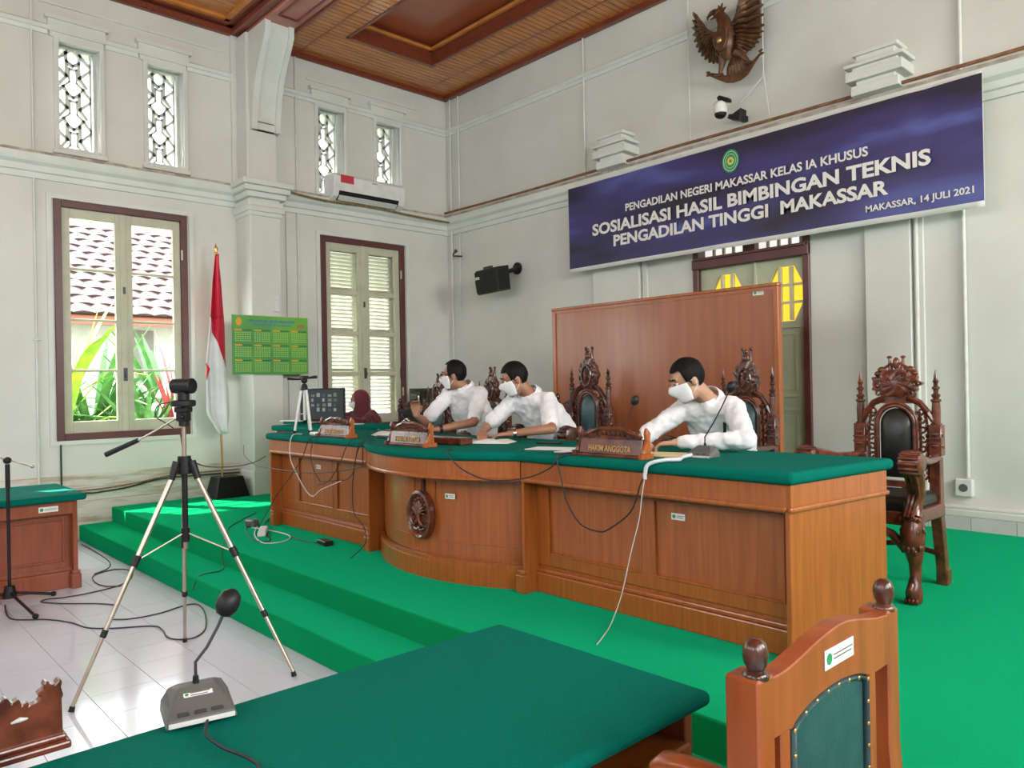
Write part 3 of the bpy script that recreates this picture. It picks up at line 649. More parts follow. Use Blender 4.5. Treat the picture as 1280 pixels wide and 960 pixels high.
# ---------------- clerks' bench at the back left
cb = thing('clerk_bench', 'wooden clerks bench at back left behind the judges bench', 'bench', (-7.5, 4.25, PH))
Mc = Matrix.Translation((-8.02, 3.86, 0))
at(MB().box((0, 0, PH), (1.0, .03, 1.16), Mc).box((0, -.02, 1.02), (1.0, .0, 1.14), Mc).build('front_panel', M_wood, cb), cb)
for x in (0, .97): at(MB().box((x, 0, PH), (x+.03, .82, 1.16), Mc).build('end_panel', M_wood, cb), cb)
at(MB().box((-.02, -.04, 1.10), (1.02, -.01, 1.13), Mc).build('apron_moulding', M_gold, cb, bevel=.006), cb)
cc = thing('baize_cover', 'green baize top of the clerks bench at back left', 'table cover', (-7.5, 4.25, 1.16))
at(MB().box((-.05, -.05, 1.165), (1.04, .86, 1.222), Mc).build('padded_top', M_cloth, cc, smooth=50, bevel=.02, seg=3), cc)

# ---------------- throne chairs
def spire(mb, x, y, z0, z1, r=.03):
    h = z1-z0; P = [(0, r), (.05, r*1.1), (.06, r*.8), (.30, r*.85), (.42, r*.75), (.44, r*1.0), (.47, r*1.0), (.49, r*.55), (.53, r*.85), (.56, r*.85), (.58, r*.45), (.64, r*.5), (.66, r*.75), (.69, r*.75), (.71, r*.4), (.76, r*.42), (.79, r*.62), (.82, r*.4), (.9, r*.3), (1, .002)]
    mb.lathe([(.001, z0)]+[(q, z0+h*a) for a, q in P], 12, Matrix.Translation((x, y, 0)))
def throne(label, loc, rot, sc=(1, 1, 1), crest='oval', leather=None, group='carved high back judges chairs', wood=None):
    C = thing('carved_armchair', label, 'chair', (*loc, PH), rot, group); C.scale = sc
    wood = wood or M_carve; leather = leather or M_teal
    rnd = random.Random(5); yb = .24
    for s in (-1, 1):
        mb = MB().loft([[(s*.225-a, y-a, z), (s*.225+a, y-a, z), (s*.225+a, y+a, z), (s*.225-a, y+a, z)] for a, y, z in ((.028, yb+.09, 0), (.03, yb+.05, .22), (.032, yb, .46), (.03, yb, .80))])
        mb.box((s*.225-.034, yb+.055, 0), (s*.225+.034, yb+.125, .10)); mb.build('leg', wood, C, bevel=.004)
        mb = MB(); X = s*.23
        for z, r in ((.83, .038), (.87, .046), (.905, .04), (.94, .046), (.985, .04)): mb.ball((X, yb, z), (r, r*.9, .03), 12, 6)
        mb.box((X-.036, yb-.034, .81), (X+.036, yb+.034, 1.0)); mb.tube([(X-.04, yb-.035, .885), (X+.04, yb-.035, .885)], .008, 6).tube([(X-.04, yb-.035, .915), (X+.04, yb-.035, .915)], .008, 6)
        mb.build('post_block', wood, C, smooth=50, bevel=.008)
        mb = MB(); spire(mb, X, yb, .99, 1.34); mb.build('spire', wood, C, smooth=40)
        # front leg: carved knee, tapering shank, scrolled paw
        mb = MB(); X = s*.26
        mb.loft([[(X+a*math.cos(2*PI*j/14), -.22+o+a*1.05*math.sin(2*PI*j/14), z) for j in range(14)] for a, o, z in ((.03, .0, 0), (.042, -.01, .015), (.046, -.015, .06), (.036, -.005, .11), (.03, .012, .15), (.034, .012, .22), (.048, 0, .28), (.062, -.015, .34), (.066, -.02, .40), (.06, -.01, .45), (.055, 0, .50))])
        for k in range(16):
            a = PI+PI*k/15; zz = .30+.13*rnd.random(); mb.ball((X+.058*math.cos(a), -.235+.058*math.sin(a), zz), (.013, .011, .02), 6, 5)
        for k in range(4): mb.ball((X-.03+.02*k, -.275, .02), (.011, .016, .018), 6, 5)
        mb.tube([(X, -.275, .05), (X, -.285, .09), (X, -.265, .12)], [.016, .022, .012], 8)
        for k in range(6): mb.ball((X-.05+.02*k, -.275, .485), (.012, .014, .014), 6, 5)
        mb.build('leg', wood, C, smooth=50)
        # arm with scrolled end and S-shaped support
        mb = MB(); X = s*.26
        mb.tube([(s*.235, yb-.02, .80), (s*.25, .10, .795), (s*.265, -.05, .80), (X+s*.03, -.22, .83), (X+s*.045, -.33, .845)], [.026, .03, .034, .042, .05], 10, flat=.8)
        mb.lathe([(.001, -.062), (.042, -.062), (.062, -.05), (.064, 0), (.062, .05), (.042, .062), (.001, .062)], 16, Matrix.Translation((X+s*.045, -.35, .815)) @ Matrix.Rotation(PI/2, 4, 'Y'))
        for k in range(7):
            a = -.3+.5*k; mb.ball((X+s*.045, -.35-.062*math.cos(a-1.2), .815+.062*math.sin(a-1.2)), (.060, .012, .014), 8, 5)
        mb.build('armrest', wood, C, smooth=50)
        mb = MB().tube([(X+s*.042, -.345, .79), (X+s*.035, -.28, .71), (X+s*.015, -.21, .63), (X, -.21, .56), (X, -.25, .50)], [.058, .052, .045, .046, .056], 12, flat=.75)
        for dx in (-.02, 0, .02): mb.tube([(X+dx*1.3+s*.042, -.39, .78), (X+dx*1.3+s*.035, -.32, .70), (X+dx*1.2+s*.015, -.245, .63), (X+dx, -.25, .56), (X+dx, -.30, .50)], .011, 6)
        mb.build('arm_support', wood, C, smooth=50)
    MB().box((-.27, -.25, .44), (.27, .25, .52)).build('seat_frame', wood, C, bevel=.01, seg=2)
    MB().box((-.245, -.235, .50), (.245, .22, .60)).build('seat', leather, C, smooth=50, bevel=.04, seg=4)
    mb = MB().tube([(-.22, -.22, .30), (-.14, -.23, .385), (0, -.235, .42), (.14, -.23, .385), (.22, -.22, .30)], [.03, .026, .03, .026, .03], 8)
    for s in (-1, 1): spiral(mb, (s*.10, .37), .03, 0, 1.2, .008, -.25, s)
    mb.build('stretcher', wood, C, smooth=50); MB().tube([(-.24, yb+.02, .2), (0, yb+.03, .24), (.24, yb+.02, .2)], .018, 8).build('stretcher', wood, C, smooth=50)
    # back: padded arch, frame and pierced scrollwork flanks
    def archpts(hw, zb, zt, n=14):
        return [(-hw, zb)] + [(-hw*math.cos(PI*i/n), zt-hw*1.1+hw*1.1*math.sin(PI*i/n)) for i in range(n+1)] + [(hw, zb)]
    ap = archpts(.098, .66, 1.10)
    ring = [[(x*q, -.045*(1-q**3)+yb-.02, .88+(z-.88)*q) for x, z in ap] for q in (1, .93, .8, .55, .2)]
    MB().loft([[(x, yb+.02, z) for x, z in ap]]+ring).build('backrest', leather, C, smooth=60)
    mb = MB()
    for hw, r in ((.112, .013), (.128, .008)):
        a = archpts(hw, .63, 1.10+(hw-.098)*1.2); mb.tube([(x, yb-.03, z) for x, z in a], r, 8)
    mb.box((-.135, yb-.03, .60), (.135, yb+.02, .64))
    for s in (-1, 1):    # shoulders of the arch running out to the posts
        mb.tube([(s*.07, yb-.01, 1.165), (s*.14, yb-.015, 1.135), (s*.19, yb-.01, 1.07), (s*.215, yb, 1.02)], [.03, .026, .024, .022], 8, flat=.8)
        mb.tube([(s*.07, yb-.035, 1.175), (s*.14, yb-.035, 1.145), (s*.195, yb-.03, 1.075)], .009, 6)
        k = 0
        for z in (.68, .735, .79, .85, .91, .97, 1.03, 1.08):
            ox = .155 if z < 1.0 else .145
            spiral(mb, (s*ox, z), .026, PI*k, 1.1, .0085, yb-.012, s if k % 2 else -s); mb.ball((s*(.178 if z < 1 else .17), yb-.01, z+.02), (.011, .010, .016), 6, 5); k += 1
        mb.tube([(s*.135, yb, .62), (s*.138, yb, .9), (s*.132, yb, 1.08)], .010, 6)
        mb.tube([(s*.185, yb, .64), (s*.178, yb, .8), (s*.182, yb, .95), (s*.165, yb, 1.08)], .009, 6)
    for x in (-.1, -.04, .04, .1): spiral(mb, (x, .575), .026, 0, 1.1, .008, yb-.01, 1 if x > 0 else -1)
    mb.box((-.22, yb-.015, .52), (.22, yb+.02, .56)); mb.build('back_frame', wood, C, smooth=50)
    # crest
    mb = MB()
    if crest == 'wide':
        def ol(th):
            c, s_ = math.cos(th), math.sin(th); r = 1+.07*math.cos(9*th)+.05*math.cos(14*th)
            return (.145*c*r*(1 if s_ < .5 else .86), .095*s_*r*(1.0 if s_ > 0 else .9))
        relief(mb, ol, lambda q, th: .018+.02*(1-q**2)+.003*math.sin(9*th+6*q), .02, 72, 8, Matrix.Translation((0, yb-.01, 1.255)))
        for s in (-1, 1):
            spiral(mb, (s*.105, 1.25), .034, 0, 1.3, .010, yb-.035, s); spiral(mb, (s*.055, 1.30), .028, PI/2, 1.2, .009, yb-.04, -s); spiral(mb, (s*.10, 1.195), .024, 0, 1.1, .009, yb-.03, -s)
            mb.ball((s*.085, yb-.01, 1.345), (.03, .014, .022), 8, 6); mb.ball((s*.115, yb-.01, 1.32), (.02, .012, .018), 8, 6)
            mb.tube([(s*.035, yb, 1.34), (s*.04, yb, 1.39), (s*.042, yb, 1.415)], [.018, .010, .008], 8); mb.ball((s*.042, yb, 1.425), (.018, .014, .010), 8, 6)
            mb.tube([(0, yb-.02, 1.36), (s*.03, yb-.01, 1.385), (s*.07, yb-.01, 1.355)], .010, 6)
        mb.ball((0, yb-.005, 1.385), (.022, .018, .04), 8, 6); mb.ball((0, yb-.03, 1.25), (.06, .02, .055), 12, 8); mb.box((-.09, yb-.02, 1.13), (.09, yb+.02, 1.20))
    else:
        def ol(th):
            c, s_ = math.cos(th), math.sin(th); r = 1+.05*math.cos(11*th)+.05*math.cos(5*th)
            return (.118*c*r, .125*s_*r)
        relief(mb, ol, lambda q, th: .016+.018*(1-q**2)+.003*math.sin(11*th+5*q)*q, .02, 72, 8, Matrix.Translation((0, yb-.01, 1.255)))
        mb.tube([(.056*math.cos(2*PI*j/20), yb-.045, 1.25+.078*math.sin(2*PI*j/20)) for j in range(21)], .010, 6)
        mb.tube([(-.02, yb-.055, 1.20), (.015, yb-.06, 1.235), (-.012, yb-.06, 1.265), (.018, yb-.055, 1.30)], .010, 6)
        for s in (-1, 1):
            for z in (1.18, 1.225, 1.28, 1.325): spiral(mb, (s*(.088-.25*abs(z-1.25)), z), .018, PI/2*(z > 1.25), 1.1, .007, yb-.028, s)
            mb.tube([(s*.035, yb, 1.37), (s*.032, yb, 1.43), (s*.042, yb, 1.455)], [.016, .012, .009], 8); mb.ball((s*.04, yb, 1.465), (.016, .014, .012), 8, 6)
            mb.ball((s*.05, yb-.005, 1.36), (.024, .016, .022), 8, 6)
        for k in range(3): mb.ball((-.02+.02*k, yb-.02, 1.40), (.012, .012, .028), 8, 6)
        mb.ball((0, yb-.01, 1.445), (.014, .012, .018), 8, 6); mb.box((-.045, yb-.02, 1.36), (.045, yb+.012, 1.385)); mb.box((-.08, yb-.02, 1.13), (.08, yb+.02, 1.18))
    mb.build('crest', wood, C, smooth=50)
    return C
throne('large red-brown carved armchair with black leather beside the right end of bench', (-1.90, 4.87), -.02, (1, 1, 1), 'wide', M_bleather, 'carved high back judges chairs', M_carve2)
throne('carved chair behind the man with pocket pen, crest against the wooden screen', (-2.86, 4.72), 0, (.84, 1, 1.036))
throne('tallest carved chair, right behind the middle man, before the left part of screen', (-4.35, 4.71), 0, (.90, 1, 1.09))
throne('carved chair showing teal leather between the two leftmost men', (-5.62, 4.72), 0, (.88, 1, 1.0))
throne('carved chair mostly hidden behind the man with glasses', (-6.50, 4.74), 0, (.88, 1, .97))

# ---------------- plain high-back chairs (black pad, turned finials)
def plain_chair(label, loc, rot, z=0, sc=1):
    C = thing('padded_chair', label, 'chair', (*loc, z), rot, None, sc); w = M_carve
    for s in (-1, 1):
        MB().box((s*.24-.022, .20, 0), (s*.24+.022, .245, 1.06)).build('leg', w, C, bevel=.004)
        MB().lathe([(.001, 1.06), (.02, 1.06), (.014, 1.075), (.024, 1.10), (.02, 1.13), (.001, 1.145)], 12, Matrix.Translation((s*.24, .222, 0))).build('finial', w, C, smooth=50)
        MB().box((s*.24-.022, -.24, 0), (s*.24+.022, -.2, .66)).build('leg', w, C, bevel=.004)
        MB().box((s*.24-.03, -.27, .66), (s*.24+.03, .21, .695)).build('armrest', w, C, bevel=.012, seg=2)
    pts = [(-.22+.44*i/12, 1.0+.11*math.sin(PI*i/12)) for i in range(13)]
    MB().prism([(-.22, .55)]+pts+[(.22, .55)], .21, .235, Mxz).build('back_frame', w, C, bevel=.005)
    pp = [(-.17+.34*i/12, .93+.09*math.sin(PI*i/12)) for i in range(13)]
    MB().prism([(-.17, .60)]+pp+[(.17, .60)], .165, .215, Mxz).build('backrest', M_bleather, C, smooth=50, bevel=.018, seg=3)
    MB().box((-.24, -.24, .42), (.24, .22, .50)).build('seat', M_bleather, C, smooth=50, bevel=.02, seg=3)
    return C
plain_chair('dark leather chair with rounded back beside the woman in maroon', (-8.2, 5.62), .1, PH)
plain_chair('dark chair behind the middle man, one finial tip showing by the screen', (-5.15, 5.42), 0, PH, 1.05)

# ---------------- foreground chair seen from behind
FC = thing('wooden_armchair', 'wooden armchair in the right foreground, teal leather back edged with brass nails', 'chair', (-.98, 1.66, 0))
fw_ = mat('foreground_chair_wood', (0.34, 0.082, 0.020), 0.3, c2=(0.25, 0.056, 0.014), scale=4, detail=6, stretch=(6, 6, .8), coat=0.25)
x_ = -.788; ya, yb_ = 1.378, 2.012; RX = -.765
for y in (ya, yb_):
    at(MB().loft([[(-.84+d, y-.032, z), (RX+d, y-.032, z), (RX+d, y+.032, z), (-.84+d, y+.032, z)] for z, d in ((0, .12), (.42, .02), (.7, 0), (1.035, .0))]).build('leg', fw_, FC, bevel=.005), FC)
    at(MB().lathe([(.001, 1.03), (.026, 1.03), (.027, 1.037), (.022, 1.044), (.017, 1.047), (.018, 1.051), (.023, 1.060), (.0255, 1.074), (.0245, 1.088), (.019, 1.102), (.010, 1.108), (.001, 1.109)], 20, Matrix.Translation((x_, y, 0))).build('finial', M_carve, FC, smooth=60), FC)
    at(MB().box((-1.045, y-.028, 0), (-.995, y+.028, .76)).build('leg', fw_, FC, bevel=.005), FC)
    at(MB().tube([(-.82, y, .80), (-.90, y, .805), (-.96, y, .80), (-1.01, y, .79), (-1.035, y, .77)], [.028, .026, .028, .032, .024], 12, flat=.6).build('armrest', fw_, FC, smooth=60), FC)
yc = (ya+yb_)/2
TZ = [(1.40, 1.030), (1.43, 1.028), (1.47, 1.030), (1.53, 1.040), (1.59, 1.052), (1.65, 1.061), (1.70, 1.066), (1.745, 1.066), (1.80, 1.058), (1.86, 1.046), (1.92, 1.035), (1.985, 1.028)]
PA = [(1.482, .905), (1.50, .918), (1.55, .932), (1.60, .940), (1.66, .944), (1.72, .943), (1.78, .936), (1.83, .925), (1.862, .912)]
def lerp_tab(T_, y):
    if y <= T_[0][0]: return T_[0][1]
    for (a, b), (c, d) in zip(T_, T_[1:]):
        if y <= c: return b+(d-b)*(y-a)/(c-a)
    return T_[-1][1]
ys = [1.40+.585*i/36 for i in range(37)]
def botz(y): return lerp_tab(PA, y)-.004 if 1.478 < y < 1.866 else .905
at(MB().loft([[(RX-.046, y, lerp_tab(TZ, y)), (RX-.001, y, lerp_tab(TZ, y)), (RX-.001, y, botz(y)), (RX-.046, y, botz(y))] for y in ys]).build('top_rail', fw_, FC, bevel=.003), FC)
for a, b in ((1.443, 1.482), (1.862, 1.912)): at(MB().box((RX-.04, a, .50), (RX-.006, b, .906)).build('back_stile', fw_, FC, bevel=.003), FC)
at(MB().box((RX-.05, ya+.03, .44), (RX-.006, yb_-.03, .52)).build('back_rail', fw_, FC, bevel=.004), FC)
P1 = [(1.484, .52)]+[(y, z) for y, z in PA]+[(1.860, .52)]; cy_, cz_ = 1.672, .72
at(MB().loft([[(RX-.05, y, z) for y, z in P1]] + [[(RX-.016+.016*(1-q**4), cy_+(y-cy_)*q, cz_+(z-cz_)*q) for y, z in P1] for q in (1, .96, .85, .6, .25)]).build('backrest', M_teal, FC, smooth=60), FC)
P2 = [(cy_+(y-cy_)*.955, cz_+(z-cz_)*.955) for y, z in P1]
at(MB().tube([(RX-.008, y, z) for y, z in P2], .011, 6, flat=.5).build('gimp_strip', M_teal, FC, smooth=60), FC)
L_ = [V((0, y, z)) for y, z in P2]; proto_n = None; seg = []
for i in range(len(L_)-1):
    n_ = max(1, int((L_[i+1]-L_[i]).length/.004))
    for k in range(n_): seg.append(L_[i].lerp(L_[i+1], k/n_))
last = None
for p in seg:
    if last is None or (p-last).length >= .052:
        last = p
        if proto_n is None: proto_n = MB().ball((0, 0, 0), (.004, .0055, .0055), 8, 6).build('nail', M_brass, FC, smooth=60); o = proto_n
        else: o = proto_n.copy(); COL.objects.link(o)
        o.location = V((RX-.001, p.y, p.z)) - V(FC.location)
at(MB().box((-1.05, ya-.02, .42), (-.79, yb_+.02, .465)).build('seat_frame', fw_, FC, bevel=.006), FC)
at(MB().box((-1.045, ya-.01, .46), (-.82, yb_+.01, .53)).build('seat', M_teal, FC, smooth=50, bevel=.02, seg=3), FC)
at(sticker(FC, Matrix.Translation((RX, 1.70, 1.004)) @ Rz(PI/2), .145, .043), FC)

# ---------------- wooden screen behind the chairs
sc_ = thing('wooden_screen', 'tall plain wooden partition screen standing behind the judges chairs', 'screen', (-4.5, 6.05, PH))
tl = V((-5.80, 6.0)); tr_ = V((-3.155, 6.0))
mb = MB().box((-5.74, 6.0, PH), (-3.20, 6.03, 2.42)); at(mb.build('panel', M_panel, sc_), sc_)
at(MB().box((-5.80, 5.985, 2.415), (-3.15, 6.05, 2.445)).build('top_rail', M_wood, sc_, bevel=.006), sc_)
for a, b in ((-5.79, -5.74), (-3.20, -3.155)): at(MB().box((a, 5.985, PH), (b, 6.05, 2.415)).build('side_post', M_wood, sc_, bevel=.004), sc_)
at(MB().box((-5.74, 5.992, 2.385), (-3.20, 6.0, 2.415)).build('top_strip', M_panel, sc_), sc_)
at(sticker(sc_, Matrix.Translation((-3.34, 5.999, 2.375)), .10, .045), sc_)
for x in (-5.6, -3.4): at(MB().box((x-.03, 5.85, PH), (x+.03, 6.25, PH+.05)).build('foot', M_wood, sc_, bevel=.005), sc_)
# ================================================================== PEOPLE
def remesh(o, vox, smooth=3, disp=0, dsize=.12, seed=0):
    m = o.modifiers.new('voxel', 'REMESH'); m.mode = 'VOXEL'; m.voxel_size = vox; m.use_smooth_shade = True
    m = o.modifiers.new('smooth', 'SMOOTH'); m.iterations = smooth; m.factor = .6
    if disp:
        t = bpy.data.textures.new('folds', 'CLOUDS'); t.noise_scale = dsize; t.noise_depth = 2
        m = o.modifiers.new('folds', 'DISPLACE'); m.texture = t; m.strength = disp; m.mid_level = .5; m.texture_coords = 'LOCAL'
    return o
K = 1.07
def hand(mb, wrist, d, nrm, curl=.5, side=1, spread=1.0):
    """palm, four unequal fingers with knuckle bends and a thumb leaving the side of the palm"""
    w_ = V(wrist); d = V(d).normalized(); nrm = V(nrm); nrm = (nrm-d*nrm.dot(d)).normalized(); sd_ = d.cross(nrm)*side
    for k in (-1.5, -.5, .5, 1.5):
        mb.cap(w_+sd_*k*.008, .017*K, w_+d*.075*K+sd_*k*.019*K, .0125*K, 10)
    for k, L in ((-1.5, .062), (-.5, .075), (.5, .080), (1.5, .072)):
        b = w_+d*.080*K+sd_*k*.020*K*spread; a1, a2 = curl*.6, curl*1.5
        m1 = b + (d*math.cos(a1)-nrm*math.sin(a1))*L*.5*K; m2 = m1 + (d*math.cos(a2)-nrm*math.sin(a2))*L*.5*K
        mb.cap(b, .0098*K, m1, .0088*K, 8); mb.cap(m1, .0088*K, m2, .0072*K, 8)
    t0 = w_+d*.02*K+sd_*.025*K; t1 = t0+(d*.7+sd_*.6-nrm*.25).normalized()*.038*K; t2 = t1+(d*.95+sd_*.1-nrm*.3).normalized()*.032*K
    mb.cap(t0, .0135*K, t1, .0112*K, 8); mb.cap(t1, .0112*K, t2, .0085*K, 8)
def head_matrix(c, face, pitch, roll=0):
    f = V((face[0], face[1], 0)).normalized(); a = math.atan2(f.x, -f.y)
    return Matrix.Translation(V(c)) @ Rz(a) @ Matrix.Rotation(pitch, 4, 'X') @ Matrix.Rotation(roll, 4, 'Y') @ Matrix.Scale(K, 4)
def add_M(mb, H, fn):
    t = MB(); fn(t); mb.add(t.v, t.f, H)
def person(label, hip, neck, shL, shR, elL, elR, wrL, wrR, hdL, hdR, headc, face, pitch, kneeL, kneeR, ankL, ankR, sleeve='short', skin=None, top=None, seed=1, curlL=.7, curlR=.7, nL=(0, 0, 1), nR=(0, 0, 1), belly=1.0, hairline=0.0, woman=False):
    skin = skin or M_skin; top = top or M_shirt
    P = thing('person', label, 'person', (hip[0], hip[1], 0)); hip, neck, shL, shR = map(V, (hip, neck, shL, shR))
    H = head_matrix(headc, face, pitch); g = []
    def put(o): return at(o, P)
    # --- one continuous body
    mb = MB()
    chest = hip.lerp(neck, .68); belly_ = hip.lerp(neck, .3)
    mb.cap(hip, .12*K, belly_, .115*K).cap(belly_, .115*K, chest, .115*K).cap(shL, .05*K, shR, .05*K).cap(chest, .12*K, neck, .055*K)
    hc = H @ V((0, .03, -.07)); mb.cap(neck, .055*K, hc, .052*K)
    def hd(t):
        t.ball((0, .008, .028), (.076, .094, .088), 24, 16).ball((0, -.022, -.045), (.060, .066, .068), 20, 14).cap((0, -.064, -.098), .020, (0, -.066, -.090), .020, 8)
        t.cap((0, -.088, .028), .009, (0, -.108, -.018), .0125, 8).ball((-.013, -.096, -.022), (.009, .010, .008), 8, 6).ball((.013, -.096, -.022), (.009, .010, .008), 8, 6)
        t.cap((-.04, -.078, .040), .010, (.04, -.078, .040), .010, 8)
        for s in (-1, 1): t.ball((s*.078, .012, -.008), (.010, .020, .032), 10, 8).ball((s*.044, -.050, -.022), (.020, .018, .018), 10, 8)
    add_M(mb, H, hd)
    for s, e, w_, h_, n_, c_, sd_ in ((shL, elL, wrL, hdL, nL, curlL, 1), (shR, elR, wrR, hdR, nR, curlR, -1)):
        mb.cap(s, .047*K, e, .037*K).cap(e, .038*K, w_, .024*K); hand(mb, w_, V(h_)-V(w_), n_, c_, sd_)
    for kx, kn, an in ((.09, kneeL, ankL), (-.09, kneeR, ankR)):
        hj = V((hip.x+kx, hip.y, hip.z-.03)); mb.cap(hj, .085*K, kn, .056*K).cap(kn, .055*K, an, .035*K).cap(an, .036*K, V(an)+V((0, -.14, -.05)), .028*K)
    body = put(remesh(mb.build('body', skin, P, smooth=180), .0065, 3))
    # --- clothes
    mb = MB()
    mb.cap(hip, .145*K, belly_, .140*K*belly).cap(belly_, .140*K*belly, chest, .145*K).cap(chest, .145*K, neck-V((0, 0, .03)), .075*K)
    ax = (shR-shL).normalized()
    mb.cap(shL-ax*.0, .068*K, neck-V((0, 0, .045)), .066*K).cap(shR, .068*K, neck-V((0, 0, .045)), .066*K)
    for s in (-1, -.5, .5, 1): mb.cap(chest+ax*s*.075+V((0, 0, -.01)), .118*K, belly_+ax*s*.06, .115*K*belly)
    for s_, k_ in ((shL, 1), (shR, 1)): mb.cap(s_.lerp(chest, .25), .085*K, chest, .12*K)
    for s, e, w_ in ((shL, elL, wrL), (shR, elR, wrR)):
        e = V(e); w_ = V(w_)
        if sleeve == 'short': mb.cap(s, .070*K, V(s).lerp(e, .78), .063*K)
        else: mb.cap(s, .068*K, e, .054*K).cap(e, .054*K, e.lerp(w_, .9), .038*K)
    put(remesh(mb.build('shirt' if not woman else 'tunic', top, P, smooth=180), .010, 9, .030, .06, seed))
    mb = MB()
    for kx, kn, an in ((.09, kneeL, ankL), (-.09, kneeR, ankR)):
        hj = V((hip.x+kx, hip.y, hip.z-.03)); mb.cap(hj, .105*K, kn, .075*K).cap(kn, .073*K, an, .055*K)
    mb.cap(hip-V((.05, 0, .03)), .125*K, hip+V((.05, 0, -.03)), .125*K)
    put(remesh(mb.build('trousers', M_trouser if not woman else top, P, smooth=180), .014, 3))
    for an in (ankL, ankR):
        an = V(an); put(MB().cap(an+V((0, .03, -.045)), .042, an+V((0, -.17, -.055)), .036, 12).build('shoe', M_black, P, smooth=60))
    # --- face details
    for s in (-1, 1):
        t = MB().ball((s*.030, -.080, .014), (.0135, .010, .0075), 12, 8, H); e_ = put(t.build('eye', M_paper, P, smooth=60))
        at(MB().ball((s*.030, -.0885, .0125), (.006, .003, .006), 10, 6, H).build('iris', M_black, e_, smooth=60), V0)
        put(MB().tube([(s*.015, -.090, .022), (s*.030, -.0935, .0245), (s*.046, -.083, .020)], [.003, .004, .003], 6, H).build('eyelid', skin, P, smooth=60))
        put(MB().tube([(s*.014, -.093, .040), (s*.032, -.094, .046), (s*.052, -.080, .040)], [.0042, .005, .003], 6, H).build('eyebrow', M_hair, P, smooth=60))
    # mask: a shell over nose, mouth and chin, with ear loops
    rings = []
    for i in range(9):
        v = i/8; z = .000 - .098*v; hw = 1.32-.25*abs(v-.45); row = []
        for j in range(17):
            a = -hw+2*hw*j/16; r_y = .090+.034*math.exp(-((v-.25)/.30)**2)*math.exp(-(a/.45)**2)-.018*v*v+.010*math.exp(-(a/.6)**2); r_x = .079-.012*v
            row.append((r_x*math.sin(a), -.004-r_y*math.cos(a)+.012*(1 if 0 else 0), z - .010*math.cos(a*1.2)*v + .010*math.cos(a)*(1-v)))
        rings.append(row)
    mk = MB().loft(rings, caps=False, close=False, M=H).build('face_mask', M_mask, P, smooth=80); put(mk)
    so_ = mk.modifiers.new('thickness', 'SOLIDIFY'); so_.thickness = .002
    if not woman:
        for s in (-1, 1):
            for zz in ((0.0, .012), (-.075, -.028)):
                at(MB().tube([(s*.066, -.030, zz[0]), (s*.080, -.005, (zz[0]+zz[1])/2), (s*.086, .018, zz[1])], .0018, 6, H).build('ear_loop', M_mask, mk), V0)
    # hair: cap over skull with fringe and nape
    if not woman:
        N1, N2 = 40, 22; vs = []; fs = []; rnd = random.Random(seed)
        for i in range(N2+1):
            th = (PI*.5)-(PI*.93)*i/N2
            for j in range(N1):
                ph = 2*PI*j/N1; front = max(0, -math.cos(ph))          # ph=pi is the face
                side = abs(math.sin(ph))
                low = -1.05 if front == 0 else None
                lim = (-.95 if math.cos(ph) > .35 else (-.28 if side > .86 else (.48+.25*hairline+.12*(1-side))) if math.cos(ph) < -.25 else -.45)
                t_ = max(th, lim + .05*math.sin(5*ph+seed))
                r_ = 1.0+.10*max(0, math.sin(t_))+.03*noise.noise(V((math.cos(ph)*3, math.sin(ph)*3, t_*3+seed)))
                vs.append((.083*r_*math.cos(t_)*math.sin(ph), .008+.101*r_*math.cos(t_)*math.cos(ph), .030+.098*r_*math.sin(t_)))
        for i in range(N2):
            for j in range(N1):
                a = i*N1+j; b = i*N1+(j+1) % N1; fs.append((a, b, b+N1, a+N1))
        hm = MB().add(vs, fs, H).build('hair', M_hair, P, smooth=180); put(hm)
    # collar, placket, pocket
    if not woman:
        up = (neck-chest).normalized(); ax = (shL-shR).normalized(); fr_ = ax.cross(up).normalized()
        if fr_.y > 0: fr_ = -fr_
        Cb = Matrix((( ax.x, -fr_.x, up.x, neck.x), (ax.y, -fr_.y, up.y, neck.y), (ax.z, -fr_.z, up.z, neck.z), (0, 0, 0, 1)))
        cr = []
        for r_, z in ((.070, .028), (.074, .045), (.080, .040), (.098, -.004), (.088, -.012)):
            cr.append([((r_*K)*math.sin(a), -(r_*K)*math.cos(a)*1.0+.012, z - (.035*(1-abs(a)/PI)**3 if z < .03 else .022*(1-abs(a)/PI)**2)) for a in [-2.95+5.9*j/24 for j in range(25)]])
        cr2 = [[((x), y, z) for x, y, z in row] for row in cr]
        # open at the front: angle 0 is the throat
        cr2 = []
        for r_, z in ((.066, .030), (.072, .046), (.078, .040), (.094, .0), (.084, -.01)):
            row = []
            for j in range(25):
                a = .28+(2*PI-.56)*j/24; fr2 = abs(math.cos(a/2))**6
                row.append((r_*K*math.sin(a), -r_*K*math.cos(a)+.010, z-(.045*fr2 if z < .02 else .018*fr2)))
            cr2.append(row)
        co = MB().loft(cr2, caps=False, close=False, M=Cb).build('collar', top, P, smooth=80); put(co)
        s2 = co.modifiers.new('thickness', 'SOLIDIFY'); s2.thickness = .003
    return P, H
V0 = type('R', (), {'location': V((0, 0, 0))})()
def legs(x, y, dx=.11):
    return dict(kneeL=(x+dx, y-.44, .93), kneeR=(x-dx, y-.44, .93), ankL=(x+dx, y-.40, .44), ankR=(x-dx, y-.40, .44))
